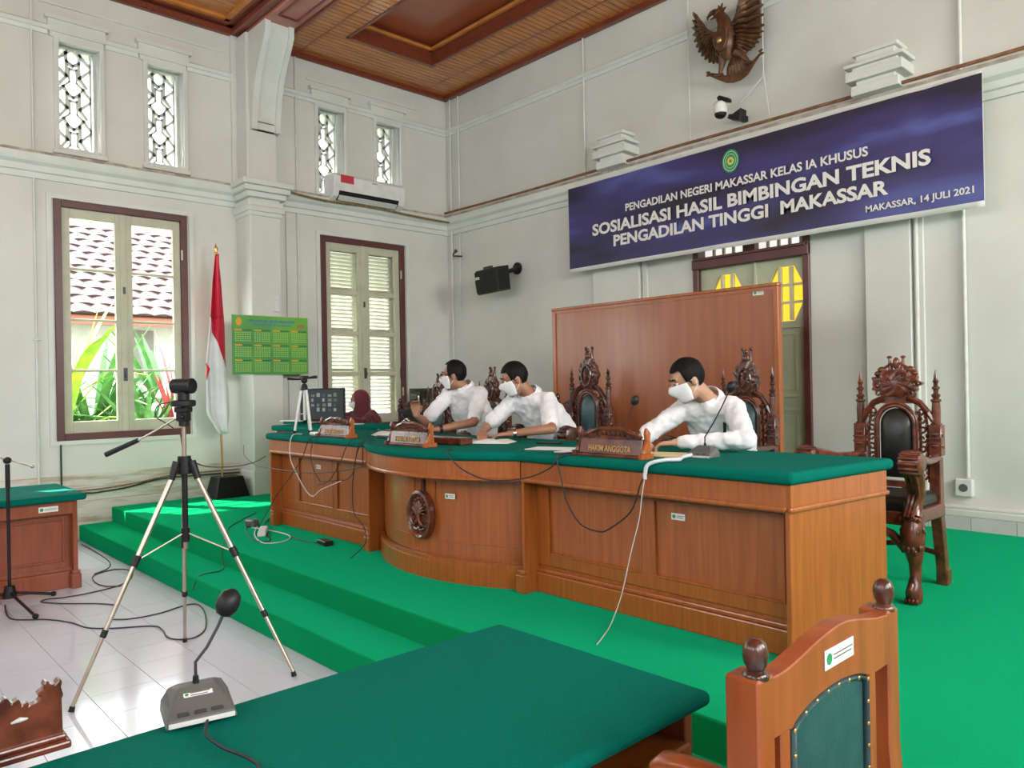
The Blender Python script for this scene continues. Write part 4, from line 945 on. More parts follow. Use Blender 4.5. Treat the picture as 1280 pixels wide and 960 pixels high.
# left/right below are the person's own: L lies on the picture's right
P3, H3 = person('man in white long-sleeved shirt with pen in pocket, bending over papers, right of three', (-2.74, 4.60, 1.07), (-2.67, 4.16, 1.50), (-2.52, 4.20, 1.455), (-2.82, 4.12, 1.455),
    (-2.30, 3.97, 1.285), (-2.98, 3.93, 1.29), (-2.655, 3.775, 1.262), (-2.90, 3.745, 1.262), (-2.78, 3.72, 1.25), (-2.80, 3.70, 1.25), (-2.715, 4.01, 1.628), (-.62, -.78), .42, **legs(-2.74, 4.60), sleeve='long', seed=3, curlL=1.0, curlR=.9, skin=M_skin2)
P2, H2 = person('man in white short-sleeved shirt with wristwatch reading a book, middle of three', (-4.36, 4.64, 1.10), (-4.36, 4.24, 1.535), (-4.20, 4.28, 1.49), (-4.52, 4.22, 1.49),
    (-3.97, 4.08, 1.29), (-4.66, 4.04, 1.29), (-4.14, 3.81, 1.262), (-4.40, 3.76, 1.262), (-4.25, 3.70, 1.25), (-4.27, 3.66, 1.25), (-4.40, 4.12, 1.665), (-.60, -.80), .38, **legs(-4.36, 4.64), seed=5, belly=1.08, curlL=.6, curlR=.5)
P1, H1 = person('man with glasses in white short-sleeved shirt, leftmost of three, holding a pen upright', (-5.42, 4.66, 1.06), (-5.31, 4.34, 1.60), (-5.14, 4.38, 1.545), (-5.47, 4.30, 1.545),
    (-4.99, 4.18, 1.31), (-5.52, 4.06, 1.31), (-5.09, 3.86, 1.262), (-5.50, 3.95, 1.37), (-5.19, 3.74, 1.25), (-5.49, 3.93, 1.49), (-5.355, 4.27, 1.712), (-.80, -.60), .10, **legs(-5.42, 4.66), seed=8, belly=1.12, hairline=.9, nR=(-.8, .5, 0), curlR=.8, curlL=.6)
P4, H4 = person('woman in maroon headscarf and white mask sitting at the back left desk', (-8.18, 5.20, .98), (-8.17, 5.08, 1.33), (-8.04, 5.12, 1.27), (-8.30, 5.04, 1.27),
    (-7.93, 4.92, 1.2), (-8.42, 4.85, 1.25), (-8.18, 4.66, 1.262), (-8.42, 4.64, 1.262), (-8.28, 4.6, 1.25), (-8.38, 4.54, 1.25), (-8.19, 5.03, 1.465), (-.55, -.83), .30, **dict(kneeL=(-8.07, 4.95, .80), kneeR=(-8.29, 4.95, .80), ankL=(-8.07, 5.0, .43), ankR=(-8.29, 5.0, .43)), sleeve='long', seed=9, woman=True, top=M_maroon)
# headscarf: hood round the face, falling over shoulders and chest
hs = MB(); N = 30
def hood(z, rx, ry, oy, gap):
    return [(rx*math.sin(a), oy-ry*math.cos(a), z) for a in [gap+(2*PI-2*gap)*j/N for j in range(N+1)]]
hs.loft([hood(.128, .012, .012, .01, .05), hood(.118, .045, .055, .012, .3), hood(.090, .068, .088, .012, .6), hood(.05, .080, .104, .012, .85), hood(.0, .096, .110, .014, .98), hood(-.05, .092, .106, .012, .95), hood(-.10, .086, .10, .010, .6), hood(-.135, .10, .115, .01, .02), hood(-.20, .17, .15, .02, .0), hood(-.28, .22, .17, .03, .0), hood(-.37, .235, .19, .03, 0)], caps=False, close=False, M=head_matrix((-8.19, 5.03, 1.465), (-.62, -.78), .08))
h_ = hs.build('headscarf', M_maroon, P4, smooth=80); at(h_, P4); q = h_.modifiers.new('thickness', 'SOLIDIFY'); q.thickness = .004
q = h_.modifiers.new('sub', 'SUBSURF'); q.levels = q.render_levels = 1
# glasses of the left man
gmb = MB()
for s in (-1, 1):
    gmb.tube([(s*.034+.024*math.cos(a), -.108+.004*abs(s), .010+.018*math.sin(a)) for a in [2*PI*i/16 for i in range(17)]], .0024, 6, H1)
    gmb.tube([(s*.058, -.104, .016), (s*.078, -.05, .016), (s*.086, .012, .010)], .0024, 6, H1)
gmb.tube([(-.010, -.110, .014), (.010, -.110, .014)], .002, 6, H1)
g_ = at(gmb.build('glasses', M_black, P1), P1); g_['label'] = 'dark-framed glasses'
# watches, pocket pens
def band(P, w, e, m, nm='wristwatch', r=.031):
    w = V(w); e = V(e); d = (e-w).normalized(); c = w+d*.035; qd = d.to_track_quat('Z', 'Y').to_matrix().to_4x4(); qd.translation = c
    o = at(MB().lathe([(r-.002, -.012), (r+.003, -.011), (r+.003, .011), (r-.002, .012)], 20, qd).build(nm, m, P, smooth=40), P)
    u_ = V((0, 0, 1)) - d*d.z; u_.normalize(); qd2 = u_.to_track_quat('Z', 'Y').to_matrix().to_4x4(); qd2.translation = c+u_*r
    at(MB().lathe([(.001, 0), (.018, 0), (.018, .006), (.001, .007)], 16, qd2).build('watch_face', m, o, smooth=40), V0)
band(P1, (-5.09, 3.86, 1.262), (-4.99, 4.18, 1.31), M_black, r=.034); band(P2, (-4.14, 3.81, 1.262), (-3.97, 4.08, 1.29), M_chrome, r=.034)
# things held or worn
tag(MB().tube([(-5.475, 3.955, 1.36), (-5.47, 3.955, 1.53), (-5.468, 3.955, 1.545)], [.0055, .0055, .001], 8).build('pen', M_chrome), 'slim pen held upright in the left man\'s raised hand', 'pen')
tag(MB().box((-2.505, 4.055, 1.305), (-2.49, 4.066, 1.37)).tube([(-2.497, 4.052, 1.30), (-2.497, 4.052, 1.375)], .005, 8).build('pocket_pen', M_black), 'black pen clipped in right-hand man\'s shirt pocket', 'pen')
# ================================================================== WALL THINGS
# banner
BY = 7.08
bn = thing('banner', 'long dark blue banner with white lettering and green seal on the back wall', 'banner', (-4.22, BY, 3.02))
def bz(x, t): # sagging cloth bottom / top with x
    u = (x+6.53)/4.62; return (3.018*(1-u)+3.010*u)*(1-t)+(4.085*(1-u)+4.120*u)*t
N1, N2 = 70, 14
def by(x, t): return BY + .010*math.sin(x*5+1)*(1-t)*.6 + .014*math.exp(-((x+2.35)/.10)**2)*t - .006*math.sin(x*11+t*4)*.4
def sheet(x0, x1, t0, t1, y_off, nx, nt_):
    vs = []; fs = []
    for i in range(nx+1):
        for j in range(nt_+1):
            x = x0+(x1-x0)*i/nx; t = t0+(t1-t0)*j/nt_; vs.append((x, by(x, t)+y_off, bz(x, t)))
    for i in range(nx):
        for j in range(nt_): a = i*(nt_+1)+j; fs.append((a, a+nt_+1, a+nt_+2, a+1))
    return MB().add(vs, fs)
m, t, b = newmat('banner_print'); b.inputs['Roughness'].default_value = .38
tc = t.nodes.new('ShaderNodeTexCoord'); mp = t.nodes.new('ShaderNodeMapping'); mp.inputs['Rotation'].default_value = (0, .35, 0); mp.inputs['Scale'].default_value = (.28, 1, 1.1)
n1 = t.nodes.new('ShaderNodeTexNoise'); n1.inputs['Scale'].default_value = 1.6; n1.inputs['Detail'].default_value = 3; n1.inputs['Distortion'].default_value = .5
r1 = t.nodes.new('ShaderNodeValToRGB'); e = r1.color_ramp.elements
e[0].position = .36; e[0].color = (.012, .009, .03, 1); e[1].position = .58; e[1].color = (.042, .033, .165, 1); k = e.new(.68); k.color = (.075, .10, .33, 1); k = e.new(.74); k.color = (.05, .042, .22, 1)
t.links.new(tc.outputs['Object'], mp.inputs[0]); t.links.new(mp.outputs[0], n1.inputs['Vector']); t.links.new(n1.outputs[0], r1.inputs[0]); t.links.new(r1.outputs[0], b.inputs['Base Color'])
sh = at(sheet(-6.52, -1.915, 0.0, 1.0, .004, 70, 14).build('cloth_border', M_paper, bn, smooth=80), bn); sh['label'] = 'white cloth border'
q = sh.modifiers.new('thickness', 'SOLIDIFY'); q.thickness = .002
at(sheet(-6.518, -1.917, .045, .985, 0.0, 70, 14).build('printed_field', m, bn, smooth=80), bn)
Mb = Matrix.Translation((0, BY-.012, 0))
def btext(s, x0, x1, z0, z1, hgt, bold):
    ang = math.atan2(z1-z0, x1-x0); T_ = Matrix.Translation((x0, BY-.013, z0)) @ Matrix.Rotation(-ang, 4, 'Y')
    at(text_part('lettering', s, M_paper, bn, 0, 0, x1-x0, hgt, T_, bold, .001), bn)
btext('PENGADILAN NEGERI MAKASSAR KELAS IA KHUSUS', -5.606, -2.83, 3.628, 3.634, .090, .026)
btext('SOSIALISASI HASIL BIMBINGAN TEKNIS', -6.119, -2.308, 3.416, 3.440, .142, .034)
btext('PENGADILAN TINGGI  MAKASSAR', -5.793, -2.661, 3.245, 3.252, .136, .034)
btext('MAKASSAR, 14 JULI 2021', -2.861, -1.987, 3.126-.02, 3.115, .078, .022)
Ml = Matrix.Translation((-4.22, BY-.012, 3.903)) @ Matrix.Rotation(PI/2, 4, 'X')
def ell(rx, rz, n=32): return [(rx*math.cos(2*PI*i/n), rz*math.sin(2*PI*i/n)) for i in range(n)]
sl_ = at(MB().prism(ell(.098, .122), 0, .002, Ml).build('printed_seal', M_logo, bn), bn)
mb = MB()
for k in range(8):
    a = 2*PI*k/8; mb.prism([(.028*math.cos(a)+.013*math.cos(q_), .030*math.sin(a)+.013*math.sin(q_)) for q_ in [2*PI*i/8 for i in range(8)]], .002, .003, Ml)
o = mb.build('seal_flower', M_logoy, sl_); at(o, bn); o.location = (-bn.location[0], -bn.location[1], -bn.location[2])
mb = MB()
for r_, w_ in ((.083, .004), (.060, .003)):
    R1 = ell(r_, r_*1.24); R2 = ell(r_-w_, (r_-w_)*1.24); mb.loft([[(*p, .002) for p in R1], [(*p, .003) for p in R1], [(*p, .003) for p in R2], [(*p, .002) for p in R2]], caps=False, M=Ml)
o = mb.build('seal_ring', M_paper, sl_); o.location = (-bn.location[0], -bn.location[1], -bn.location[2])
sl_.location = tuple(-c for c in bn.location)
for ch in sl_.children: ch.location = (0, 0, 0)
# rope that carries the banner along the ledge
tag(MB().tube([(-9.1, 7.13, 4.235), (-8.2, 7.14, 4.225), (-7.2, 7.13, 4.22), (-6.6, 7.12, 4.22), (-5, 7.12, 4.235), (-3, 7.12, 4.225), (-1.9, 7.12, 4.22), (0, 7.12, 4.23)], .017, 8).build('ledge_pipe', mat('rusty_pipe', (.26, .12, .05), .6, c2=(.14, .06, .03), scale=12), smooth=60), 'brown pipe lying along the back wall ledge above the banner', 'pipe')
tag(curve_obj('ledge_cable', [(-9.08, 4.5, 4.16), (-9.08, 5.1, 4.12), (-9.07, 5.8, 4.135), (-9.07, 6.5, 4.11), (-9.08, 7.2, 4.10)], .014, mat('old_cable', (.32, .21, .08), .7, c2=(.12, .07, .03), scale=30)), 'frayed brown cable along the ledge of left wall', 'cable')
# carved bird emblem
em = thing('bird_emblem', 'carved bronze-brown bird emblem with spread wings high on back wall', 'emblem', (-4.27, 7.18, 4.75))
E_ = lambda o: at(o, em); YE = 7.12
def feather(mb, p, q, r, y0, y1, bulge=.03):
    p = V((p[0], y0, p[1])); q = V((q[0], y1, q[1])); m_ = (p+q)/2+V((0, -bulge, 0)); mb.tube([p, p.lerp(m_, .6), m_, m_.lerp(q, .6), q], [r*.5, r*.9, r, r*.95, r*.35], 8, flat=.5)
def lerp_poly(L, t_):
    t_ *= len(L)-1; i = min(int(t_), len(L)-2); f_ = t_-i; return (L[i][0]*(1-f_)+L[i+1][0]*f_, L[i][1]*(1-f_)+L[i+1][1]*f_)
for nm, outer_, root_ in (('wing', [(-4.685, 5.639), (-4.702, 5.515), (-4.694, 5.396), (-4.668, 5.285), (-4.628, 5.192), (-4.571, 5.109), (-4.498, 5.035), (-4.426, 4.997), (-4.361, 5.005)], [(-4.50, 5.37), (-4.40, 5.30), (-4.36, 5.22), (-4.34, 5.10)]),
                          ('wing', [(-3.99, 5.60), (-3.93, 5.62), (-3.875, 5.52), (-3.865, 5.375), (-3.858, 5.211), (-3.877, 5.123), (-3.922, 5.058), (-3.983, 5.011), (-4.05, 4.997)], [(-4.08, 5.44), (-4.17, 5.33), (-4.15, 5.18), (-4.12, 5.06)])):
    mb = MB(); n = 13
    for k in range(n):
        t_ = k/(n-1); feather(mb, lerp_poly(root_, t_), lerp_poly(outer_, t_), .046, YE, YE+.03)
        a_, b_ = lerp_poly(root_, t_), lerp_poly(outer_, t_); c_ = (a_[0]*.45+b_[0]*.55, a_[1]*.45+b_[1]*.55); feather(mb, a_, c_, .042, YE-.03, YE-.02, .04)
    mb.prism([lerp_poly(root_, k/12) for k in range(13)]+[(lambda a_, b_: (a_[0]*.12+b_[0]*.88, a_[1]*.12+b_[1]*.88))(lerp_poly(root_, 1-k/24), lerp_poly(outer_, 1-k/24)) for k in range(25)], YE+.02, YE+.04, Mxz)
    E_(mb.build(nm, M_bronze, em, smooth=60))
mb = MB(); mb.tube([(-4.25, YE, 4.98), (-4.25, YE-.04, 5.10), (-4.24, YE-.05, 5.2), (-4.26, YE-.04, 5.30), (-4.29, YE-.03, 5.40), (-4.33, YE-.03, 5.47)], [.06, .105, .11, .085, .065, .05], 14)
mb.ball((-4.35, YE-.03, 5.49), (.055, .045, .05), 12, 8); E_(mb.build('body', M_bronze, em, smooth=60))
E_(MB().tube([(-4.38, YE-.03, 5.52), (-4.43, YE-.03, 5.52), (-4.475, YE-.03, 5.49), (-4.478, YE-.03, 5.46)], [.03, .024, .014, .003], 8).tube([(-4.39, YE-.03, 5.465), (-4.44, YE-.03, 5.455)], [.016, .006], 8).build('beak', M_bronze, em, smooth=60))
mb = MB()
for k, (x, z) in enumerate(((-4.30, 5.585), (-4.345, 5.575), (-4.26, 5.53))): mb.tube([(-4.33, YE-.02, 5.49), (x, YE-.02, z)], [.03, .006], 6)
E_(mb.build('crest', M_bronze, em, smooth=60))
E_(MB().prism([(-.085, .10), (.085, .10), (.085, -.02), (.05, -.09), (0, -.13), (-.05, -.09), (-.085, -.02)], 0, .03, Matrix.Translation((-4.25, YE-.14, 5.14)) @ Matrix.Rotation(PI/2, 4, 'X')).build('breast_shield', M_bronze, em, bevel=.008))
E_(MB().ball((-4.25, YE-.185, 5.13), (.03, .015, .035), 8, 6).build('shield_star', M_brass, em, smooth=60))
mb = MB()
for k in range(7): feather(mb, (-4.2+.02*k, 5.0), (-4.27+.045*k, 4.76+.012*k), .03, YE, YE+.02, .03)
E_(mb.build('tail', M_bronze, em, smooth=60))
for pts in ([(-4.30, 5.02), (-4.315, 4.93), (-4.34, 4.85)], [(-4.14, 5.02), (-4.07, 4.95), (-4.0, 4.87)]):
    E_(MB().tube([(x, YE-.03, z) for x, z in pts], [.05, .03, .018], 10).tube([(pts[2][0]-.05, YE-.05, pts[2][1]-.01), (pts[2][0], YE-.05, pts[2][1]-.015), (pts[2][0]+.05, YE-.05, pts[2][1]-.02)], .013, 6).build('leg', M_bronze, em, smooth=60))
mb = MB(); L_ = [(-4.493, 4.898), (-4.42, 4.86), (-4.357, 4.825), (-4.27, 4.775), (-4.19, 4.755), (-4.10, 4.755), (-4.02, 4.78), (-3.957, 4.84), (-3.90, 4.89), (-3.86, 4.925)]
mb.loft([[(x, YE-.035, z+h_), (x, YE-.02, z+h_), (x, YE-.02, z-h_), (x, YE-.035, z-h_)] for (x, z), h_ in zip(L_, (.01, .025, .035, .04, .045, .045, .04, .03, .02, .008))]); E_(mb.build('ribbon_scroll', M_bronze, em, bevel=.004))
for x, z in ((-4.50, 4.915), (-4.50, 4.88), (-3.85, 4.945), (-3.84, 4.91)): E_(MB().tube([(x, YE-.03, z), (x+(.04 if x < -4.2 else -.04), YE-.03, z-.01)], .010, 6).build('ribbon_end', M_bronze, em))
E_(MB().box((-4.32, 7.16, 5.1), (-4.2, 7.298, 5.2)).build('wall_bracket', M_black, em))
# dome camera
cc_ = thing('dome_camera', 'white and black dome security camera above the banner', 'security camera', (-4.3, 7.2, 4.38)); E_ = lambda o: at(o, cc_)
E_(MB().lathe([(.001, 4.55), (.05, 4.55), (.068, 4.53), (.07, 4.44), (.066, 4.43)], 20, Matrix.Translation((-4.335, 7.08, 0))).build('housing', M_white, cc_, smooth=40))
E_(MB().ball((-4.335, 7.08, 4.425), (.062, .062, .05), 18, 12).build('dome', M_black, cc_, smooth=60))
E_(MB().prism([(-4.36, 4.60), (-4.33, 4.615), (-4.22, 4.555), (-4.215, 4.52), (-4.24, 4.52), (-4.35, 4.565)], 7.05, 7.11, Mxz).build('sun_hood', M_black, cc_, bevel=.004))
E_(MB().prism([(-4.26, 4.36), (-4.11, 4.30), (-4.10, 4.43), (-4.20, 4.39), (-4.24, 4.40)], 7.08, 7.2, Mxz).box((-4.20, 7.1, 4.34), (-4.14, 7.3, 4.40)).build('bracket', M_black, cc_, bevel=.005))
# loudspeaker
ls = thing('wall_speaker', 'black loudspeaker angled on its bracket on the back wall', 'speaker', (-7.9, 7.05, 3.1)); Ms = Matrix.Translation((-7.84, 6.98, 3.08)) @ Matrix.Diagonal((.88, 1, 1.22, 1)) @ Rz(-.02) @ Matrix.Rotation(.16, 4, 'X') @ Matrix.Rotation(-.02, 4, 'Y')
E_ = lambda o: at(o, ls)
E_(MB().prism([(-.30, -.135), (.24, -.135), (.25, .0), (.26, .13), (-.28, .13), (-.32, .0)], -.12, .10, Ms @ Mxz).build('cabinet', M_black, ls, bevel=.01))
E_(MB().box((-.285, -.135, -.12), (.235, -.122, .115), Ms).build('grille', M_black, ls, bevel=.006))
o = E_(MB().box((-.27, -.138, .03), (-.17, -.134, .06), Ms).build('nameplate', M_lgrey, ls)); o['label'] = 'small pale badge'
E_(MB().box((-.16, -.05, .13), (-.02, .02, .16), Ms).box((-.29, -.1, -.145), (.24, .09, -.134), Ms).build('clamp', M_dgrey, ls))
E_(MB().lathe([(.001, 0), (.085, 0), (.085, .02), (.001, .02)], 18, Matrix.Translation((-7.69, 7.29, 3.24)) @ Matrix.Rotation(PI/2, 4, 'X')).tube([(-7.69, 7.28, 3.24), (-7.72, 7.1, 3.18), (-7.8, 7.03, 3.14)], .03, 8).build('bracket', M_black, ls, smooth=40))
tag(MB().tube([(-8.93, 7.3, 3.58), (-8.93, 7.14, 3.57), (-8.85, 7.08, 3.58), (-8.80, 7.08, 3.61)], .014, 8).ball((-8.79, 7.08, 3.615), .028, 10, 6).build('wall_hook', M_dgrey, smooth=60), 'small grey metal hook on the corner of back wall', 'hook')
# air conditioner
ac = thing('air_conditioner', 'white split air conditioner with red sticker above the louvred window', 'air conditioner', (-9.1, 5.75, 4.3)); E_ = lambda o: at(o, ac)
Mac = Matrix(((1, 0, 0, 0), (0, 0, 1, 0), (0, 1, 0, 0), (0, 0, 0, 1)))
E_(MB().prism([(-9.27, 4.16), (-9.10, 4.155), (-9.02, 4.20), (-8.99, 4.27), (-8.985, 4.46), (-9.02, 4.50), (-9.27, 4.50)], 5.19, 6.33, Mac).build('casing', M_white, ac, smooth=30, bevel=.008))
E_(MB().prism([(-9.09, 4.150), (-9.015, 4.195), (-8.985, 4.262), (-8.995, 4.268), (-9.03, 4.21), (-9.09, 4.165)], 5.27, 6.22, Mac).build('air_outlet', M_black, ac))
E_(MB().prism([(-9.06, 4.150), (-9.00, 4.20), (-9.005, 4.21), (-9.065, 4.158)], 5.28, 6.20, Mac).build('louvre_flap', M_lgrey, ac))
o = E_(MB().box((-8.984, 5.29, 4.375), (-8.981, 5.49, 4.48)).build('red_sticker', M_sticker, ac)); o['label'] = 'plain red sticker'
E_(MB().box((-8.984, 5.78, 4.43), (-8.982, 5.86, 4.44)).build('badge', M_grey, ac))
# sensor on pilaster
tag(MB().box((-9.05, 4.335, 2.60), (-9.01, 4.395, 2.80)).ball((-9.008, 4.365, 2.74), (.006, .012, .02), 8, 6).build('wall_sensor', M_white, bevel=.012), 'small white box fixed on the pilaster above the green calendar', 'sensor')
# calendar
kd = thing('wall_calendar', 'green yearly wall calendar with twelve months hanging on the pilaster', 'calendar', (-9.02, 4.28, 1.8)); E_ = lambda o: at(o, kd)
m_cg = mat('calendar_green', (.14, .42, .04), .4, c2=(.06, .28, .06), scale=1.6, detail=2); m_cd = mat('calendar_dark', (.01, .16, .04), .4); m_cl = mat('calendar_grid', (.30, .55, .12), .4); m_co = mat('calendar_orange', (.7, .36, .02), .4); m_cb = mat('calendar_blue', (.03, .16, .42), .4)
Y0, Y1, ZB_, ZT_ = 3.785, 4.785, 1.81, 2.535; XF = -9.015
E_(MB().box((XF-.004, Y0, ZB_), (XF, Y1, ZT_)).build('sheet', m_cg, kd))
Mk = Matrix(((0, -1, 0, XF), (1, 0, 0, 0), (0, 0, 1, 0), (0, 0, 0, 1)))     # local x -> world y, local -y -> world +x
E_(text_part('lettering', 'PENGADILAN NEGERI MAKASSAR', m_cb, kd, 4.0, 2.455, .60, .03, Mk, .02, .002)); E_(text_part('lettering', 'KELAS IA KHUSUS', m_cb, kd, 4.06, 2.41, .48, .028, Mk, .02, .002))
o = E_(text_part('lettering', '2021', MT['sticker_red'], kd, 4.63, 2.40, .10, .045, Mk, .03, .002))[0]; o['label'] = 'red year number'
E_(MB().prism([(3.87+.037*math.cos(a), 2.455+.05*math.sin(a)) for a in [2*PI*i/20 for i in range(20)]], 0, .002, Matrix(((0, 0, 1, XF), (1, 0, 0, 0), (0, 1, 0, 0), (0, 0, 0, 1)))).build('seal', m_co, kd))
hd_ = MB(); dk = MB(); gr = MB()
for i in range(4):
    for j in range(3):
        a = 3.82+.245*i; z = 2.345-.185*j; w_ = .21
        hd_.box((XF, a, z), (XF+.0015, a+.09, z+.018)); dk.box((XF, a+.09, z+.001), (XF+.0015, a+w_, z+.016))
        for r_ in range(5):
            for c_ in range(7): gr.box((XF, a+.03*c_, z-.03-.025*r_), (XF+.001, a+.03*c_+.02, z-.016-.025*r_))
E_(hd_.build('month_tab', m_co, kd)); E_(dk.build('month_bar', m_cd, kd)); o = E_(gr.build('day_grid', m_cl, kd))
for o in list(kd.children):
    if o.name.split('.')[0] in ('month_tab', 'month_bar', 'day_grid'): o['kind'] = 'stuff'
# socket
so2 = thing('power_socket', 'white wall socket below the conduit on the right of back wall', 'socket', (-2.15, 7.28, .68)); E_ = lambda o: at(o, so2)
E_(MB().box((-2.225, 7.23, .60), (-2.09, 7.30, .75)).build('box', M_white, so2, bevel=.01, seg=2)); E_(MB().lathe([(.028, 0), (.034, 0), (.034, .004), (.028, .004)], 16, Matrix.Translation((-2.157, 7.229, .675)) @ Matrix.Rotation(PI/2, 4, 'X')).lathe([(.001, -.002), (.022, -.002), (.022, .0), (.001, .001)], 12, Matrix.Translation((-2.157, 7.229, .675)) @ Matrix.Rotation(PI/2, 4, 'X')).build('outlet', M_grey, so2))
# flag
fg_ = thing('flag', 'red and white flag hanging on its pole beside the big window', 'flag', (-9.16, 3.68, PH)); E_ = lambda o: at(o, fg_)
E_(MB().tube([(-9.16, 3.70, PH), (-9.16, 3.665, 3.28)], .013, 8).build('pole', M_brass, fg_, smooth=60))
E_(MB().lathe([(.001, 3.27), (.02, 3.28), (.012, 3.30), (.03, 3.33), (.012, 3.36), (.001, 3.40)], 10, Matrix.Translation((-9.16, 3.665, 0))).build('finial', M_brass, fg_, smooth=60))
def fold(zs, m_, nm):
    rings = []; n = 28
    for z, cy, wy, dx in zs:
        rings.append([(-9.13+dx*math.sin(3.5*PI*j/n+z*1.2), cy-wy+2*wy*j/n, z) for j in range(n+1)])
    o = E_(MB().loft(rings, caps=False, close=False).build(nm, m_, fg_, smooth=80)); q = o.modifiers.new('thickness', 'SOLIDIFY'); q.thickness = .006; q = o.modifiers.new('sub', 'SUBSURF'); q.levels = q.render_levels = 1
# red upper part narrowing to a point down the right edge, white below
def sil(z):  # centre, half width of the whole hanging cloth
    T_ = [(3.26, 3.665, .02), (2.9, 3.66, .06), (2.4, 3.655, .10), (2.0, 3.63, .13), (1.6, 3.64, .15), (1.35, 3.64, .15), (1.10, 3.70, .06)]
    for (a, b_, c_), (d_, e_, f_) in zip(T_, T_[1:]):
        if z >= d_: u = (a-z)/(a-d_); return b_+(e_-b_)*u, c_+(f_-c_)*u
    return T_[-1][1:]
def flagpart(z0, z1, la, lb, m_, nm, n=18):
    rings = []
    for i in range(n+1):
        z = z0+(z1-z0)*i/n; cy, w_ = sil(z); a_, b_ = la(z), lb(z); row = []
        for j in range(25):
            u = a_+(b_-a_)*j/24; row.append((-9.12+.035*math.sin(9*u+z*1.1)+.015*math.sin(17*u), cy-w_+2*w_*u, z))
        rings.append(row)
    o = E_(MB().loft(rings, caps=False, close=False).build(nm, m_, fg_, smooth=80)); q = o.modifiers.new('thickness', 'SOLIDIFY'); q.thickness = .005
def cutu(z): return 0 if z > 2.50 else min(.985, (2.50-z)/.62+.0)
flagpart(3.26, 2.50, lambda z: 0, lambda z: 1, M_red, 'red_cloth'); flagpart(2.50, 1.90, cutu, lambda z: 1.0, M_red, 'red_cloth', 12)
flagpart(2.498, 1.10, lambda z: 0, lambda z: max(.01, cutu(z)) if z > 1.9 else 1, M_flagw, 'white_cloth', 24)
E_(MB().tube([(-9.07, 3.49, 1.95), (-9.06, 3.51, 1.88), (-9.07, 3.49, 1.75)], [.004, .02, .004], 6).build('red_fold', M_red, fg_))
Mf = Matrix.Translation((-9.17, 3.76, PH)); r1_ = [(-.17, -.21), (.17, -.21), (.17, .21), (-.17, .21)]
E_(MB().loft([[(x, y, 0) for x, y in r1_], [(x*.75, y*.72, .25) for x, y in r1_]], M=Mf).build('base', M_black, fg_, bevel=.01))

# ================================================================== THINGS ON THE BENCH
def nameplate(label, loc, rot, txt, length, zt=1.207, w=M_carve2, letter=None, back=False, sc=1.0, seed=1):
    """carved desk nameplate: board on a moulded foot, a carved crest and end brackets"""
    C = thing('nameplate', label, 'nameplate', (*loc, zt), rot, None); h = .085*sc; L = length/2; rnd = random.Random(seed)
    MB().box((-L-.012, -.045, 0), (L+.012, .045, .018)).build('foot_board', w, C, bevel=.005, seg=2)
    MB().loft([[(-L, -.030, .018), (L, -.030, .018), (L, .015, .018), (-L, .015, .018)], [(-L, -.010, h+.018), (L, -.010, h+.018), (L, .015, h+.018), (-L, .015, h+.018)]]).build('board', w, C, bevel=.003)
    for s in (-1, 1):
        o = MB().box((s*(L+.002), -.06, 0), (s*(L+.03), .05, .028)).prism([(-.035, .028), (.03, .028), (.022, .10), (.03, h+.055), (.0, h+.085), (-.012, h+.05), (-.004, .09), (-.03, .05)], s*(L+.004), s*(L+.026), Myz).build('end_bracket', w if not (s > 0 and letter) else M_wood, C, bevel=.003)  # right bracket: light from the side put into its colour as brighter wood
    mb = MB(); n = int(length/.035)
    for k in range(n):
        x = -L*.92+2*L*.92*(k+.5)/n; u = 1-abs(x)/L; z0 = h+.02
        mb.ball((x, .0, z0+.012+.03*u), (.020, .014, .02+.014*rnd.random()), 8, 6)
        spiral(mb, (x, z0+.022+.025*u), .015, rnd.random()*6, 1.0, .006, -.006, 1 if k % 2 else -1, 8)
    for s in (-1, 1):
        mb.tube([(s*L*.95, 0, h+.03), (s*L*.6, -.008, h+.055), (s*L*.25, -.010, h+.075), (0, -.01, h+.07)], [.008, .013, .015, .012], 6)
    mb.box((-L*.9, -.006, h+.010), (L*.9, .010, h+.035)); mb.build('carved_crest', w, C, smooth=50)
    if txt: text_part('lettering', txt, M_gilt, C, -L*.68, .032, L*1.36, .036, Matrix.Translation((0, -.0362, 0)) @ Matrix.Rotation(-.231, 4, 'X'), .012, .003)
    return C
nameplate('carved nameplate reading HAKIM ANGGOTA before the man with pen in pocket', (-2.76, 3.32), .02, 'HAKIM ANGGOTA', .44, letter=1)
nameplate('carved nameplate reading HAKIM KETUA on the curved middle of the bench', (-4.42, 3.12), .02, 'HAKIM KETUA', .42, letter=1, seed=4)
nameplate('carved nameplate in front of the monitor, leftmost of three on the bench', (-5.77, 3.31), .05, 'HAKIM ANGGOTA', .42, letter=1, seed=7)
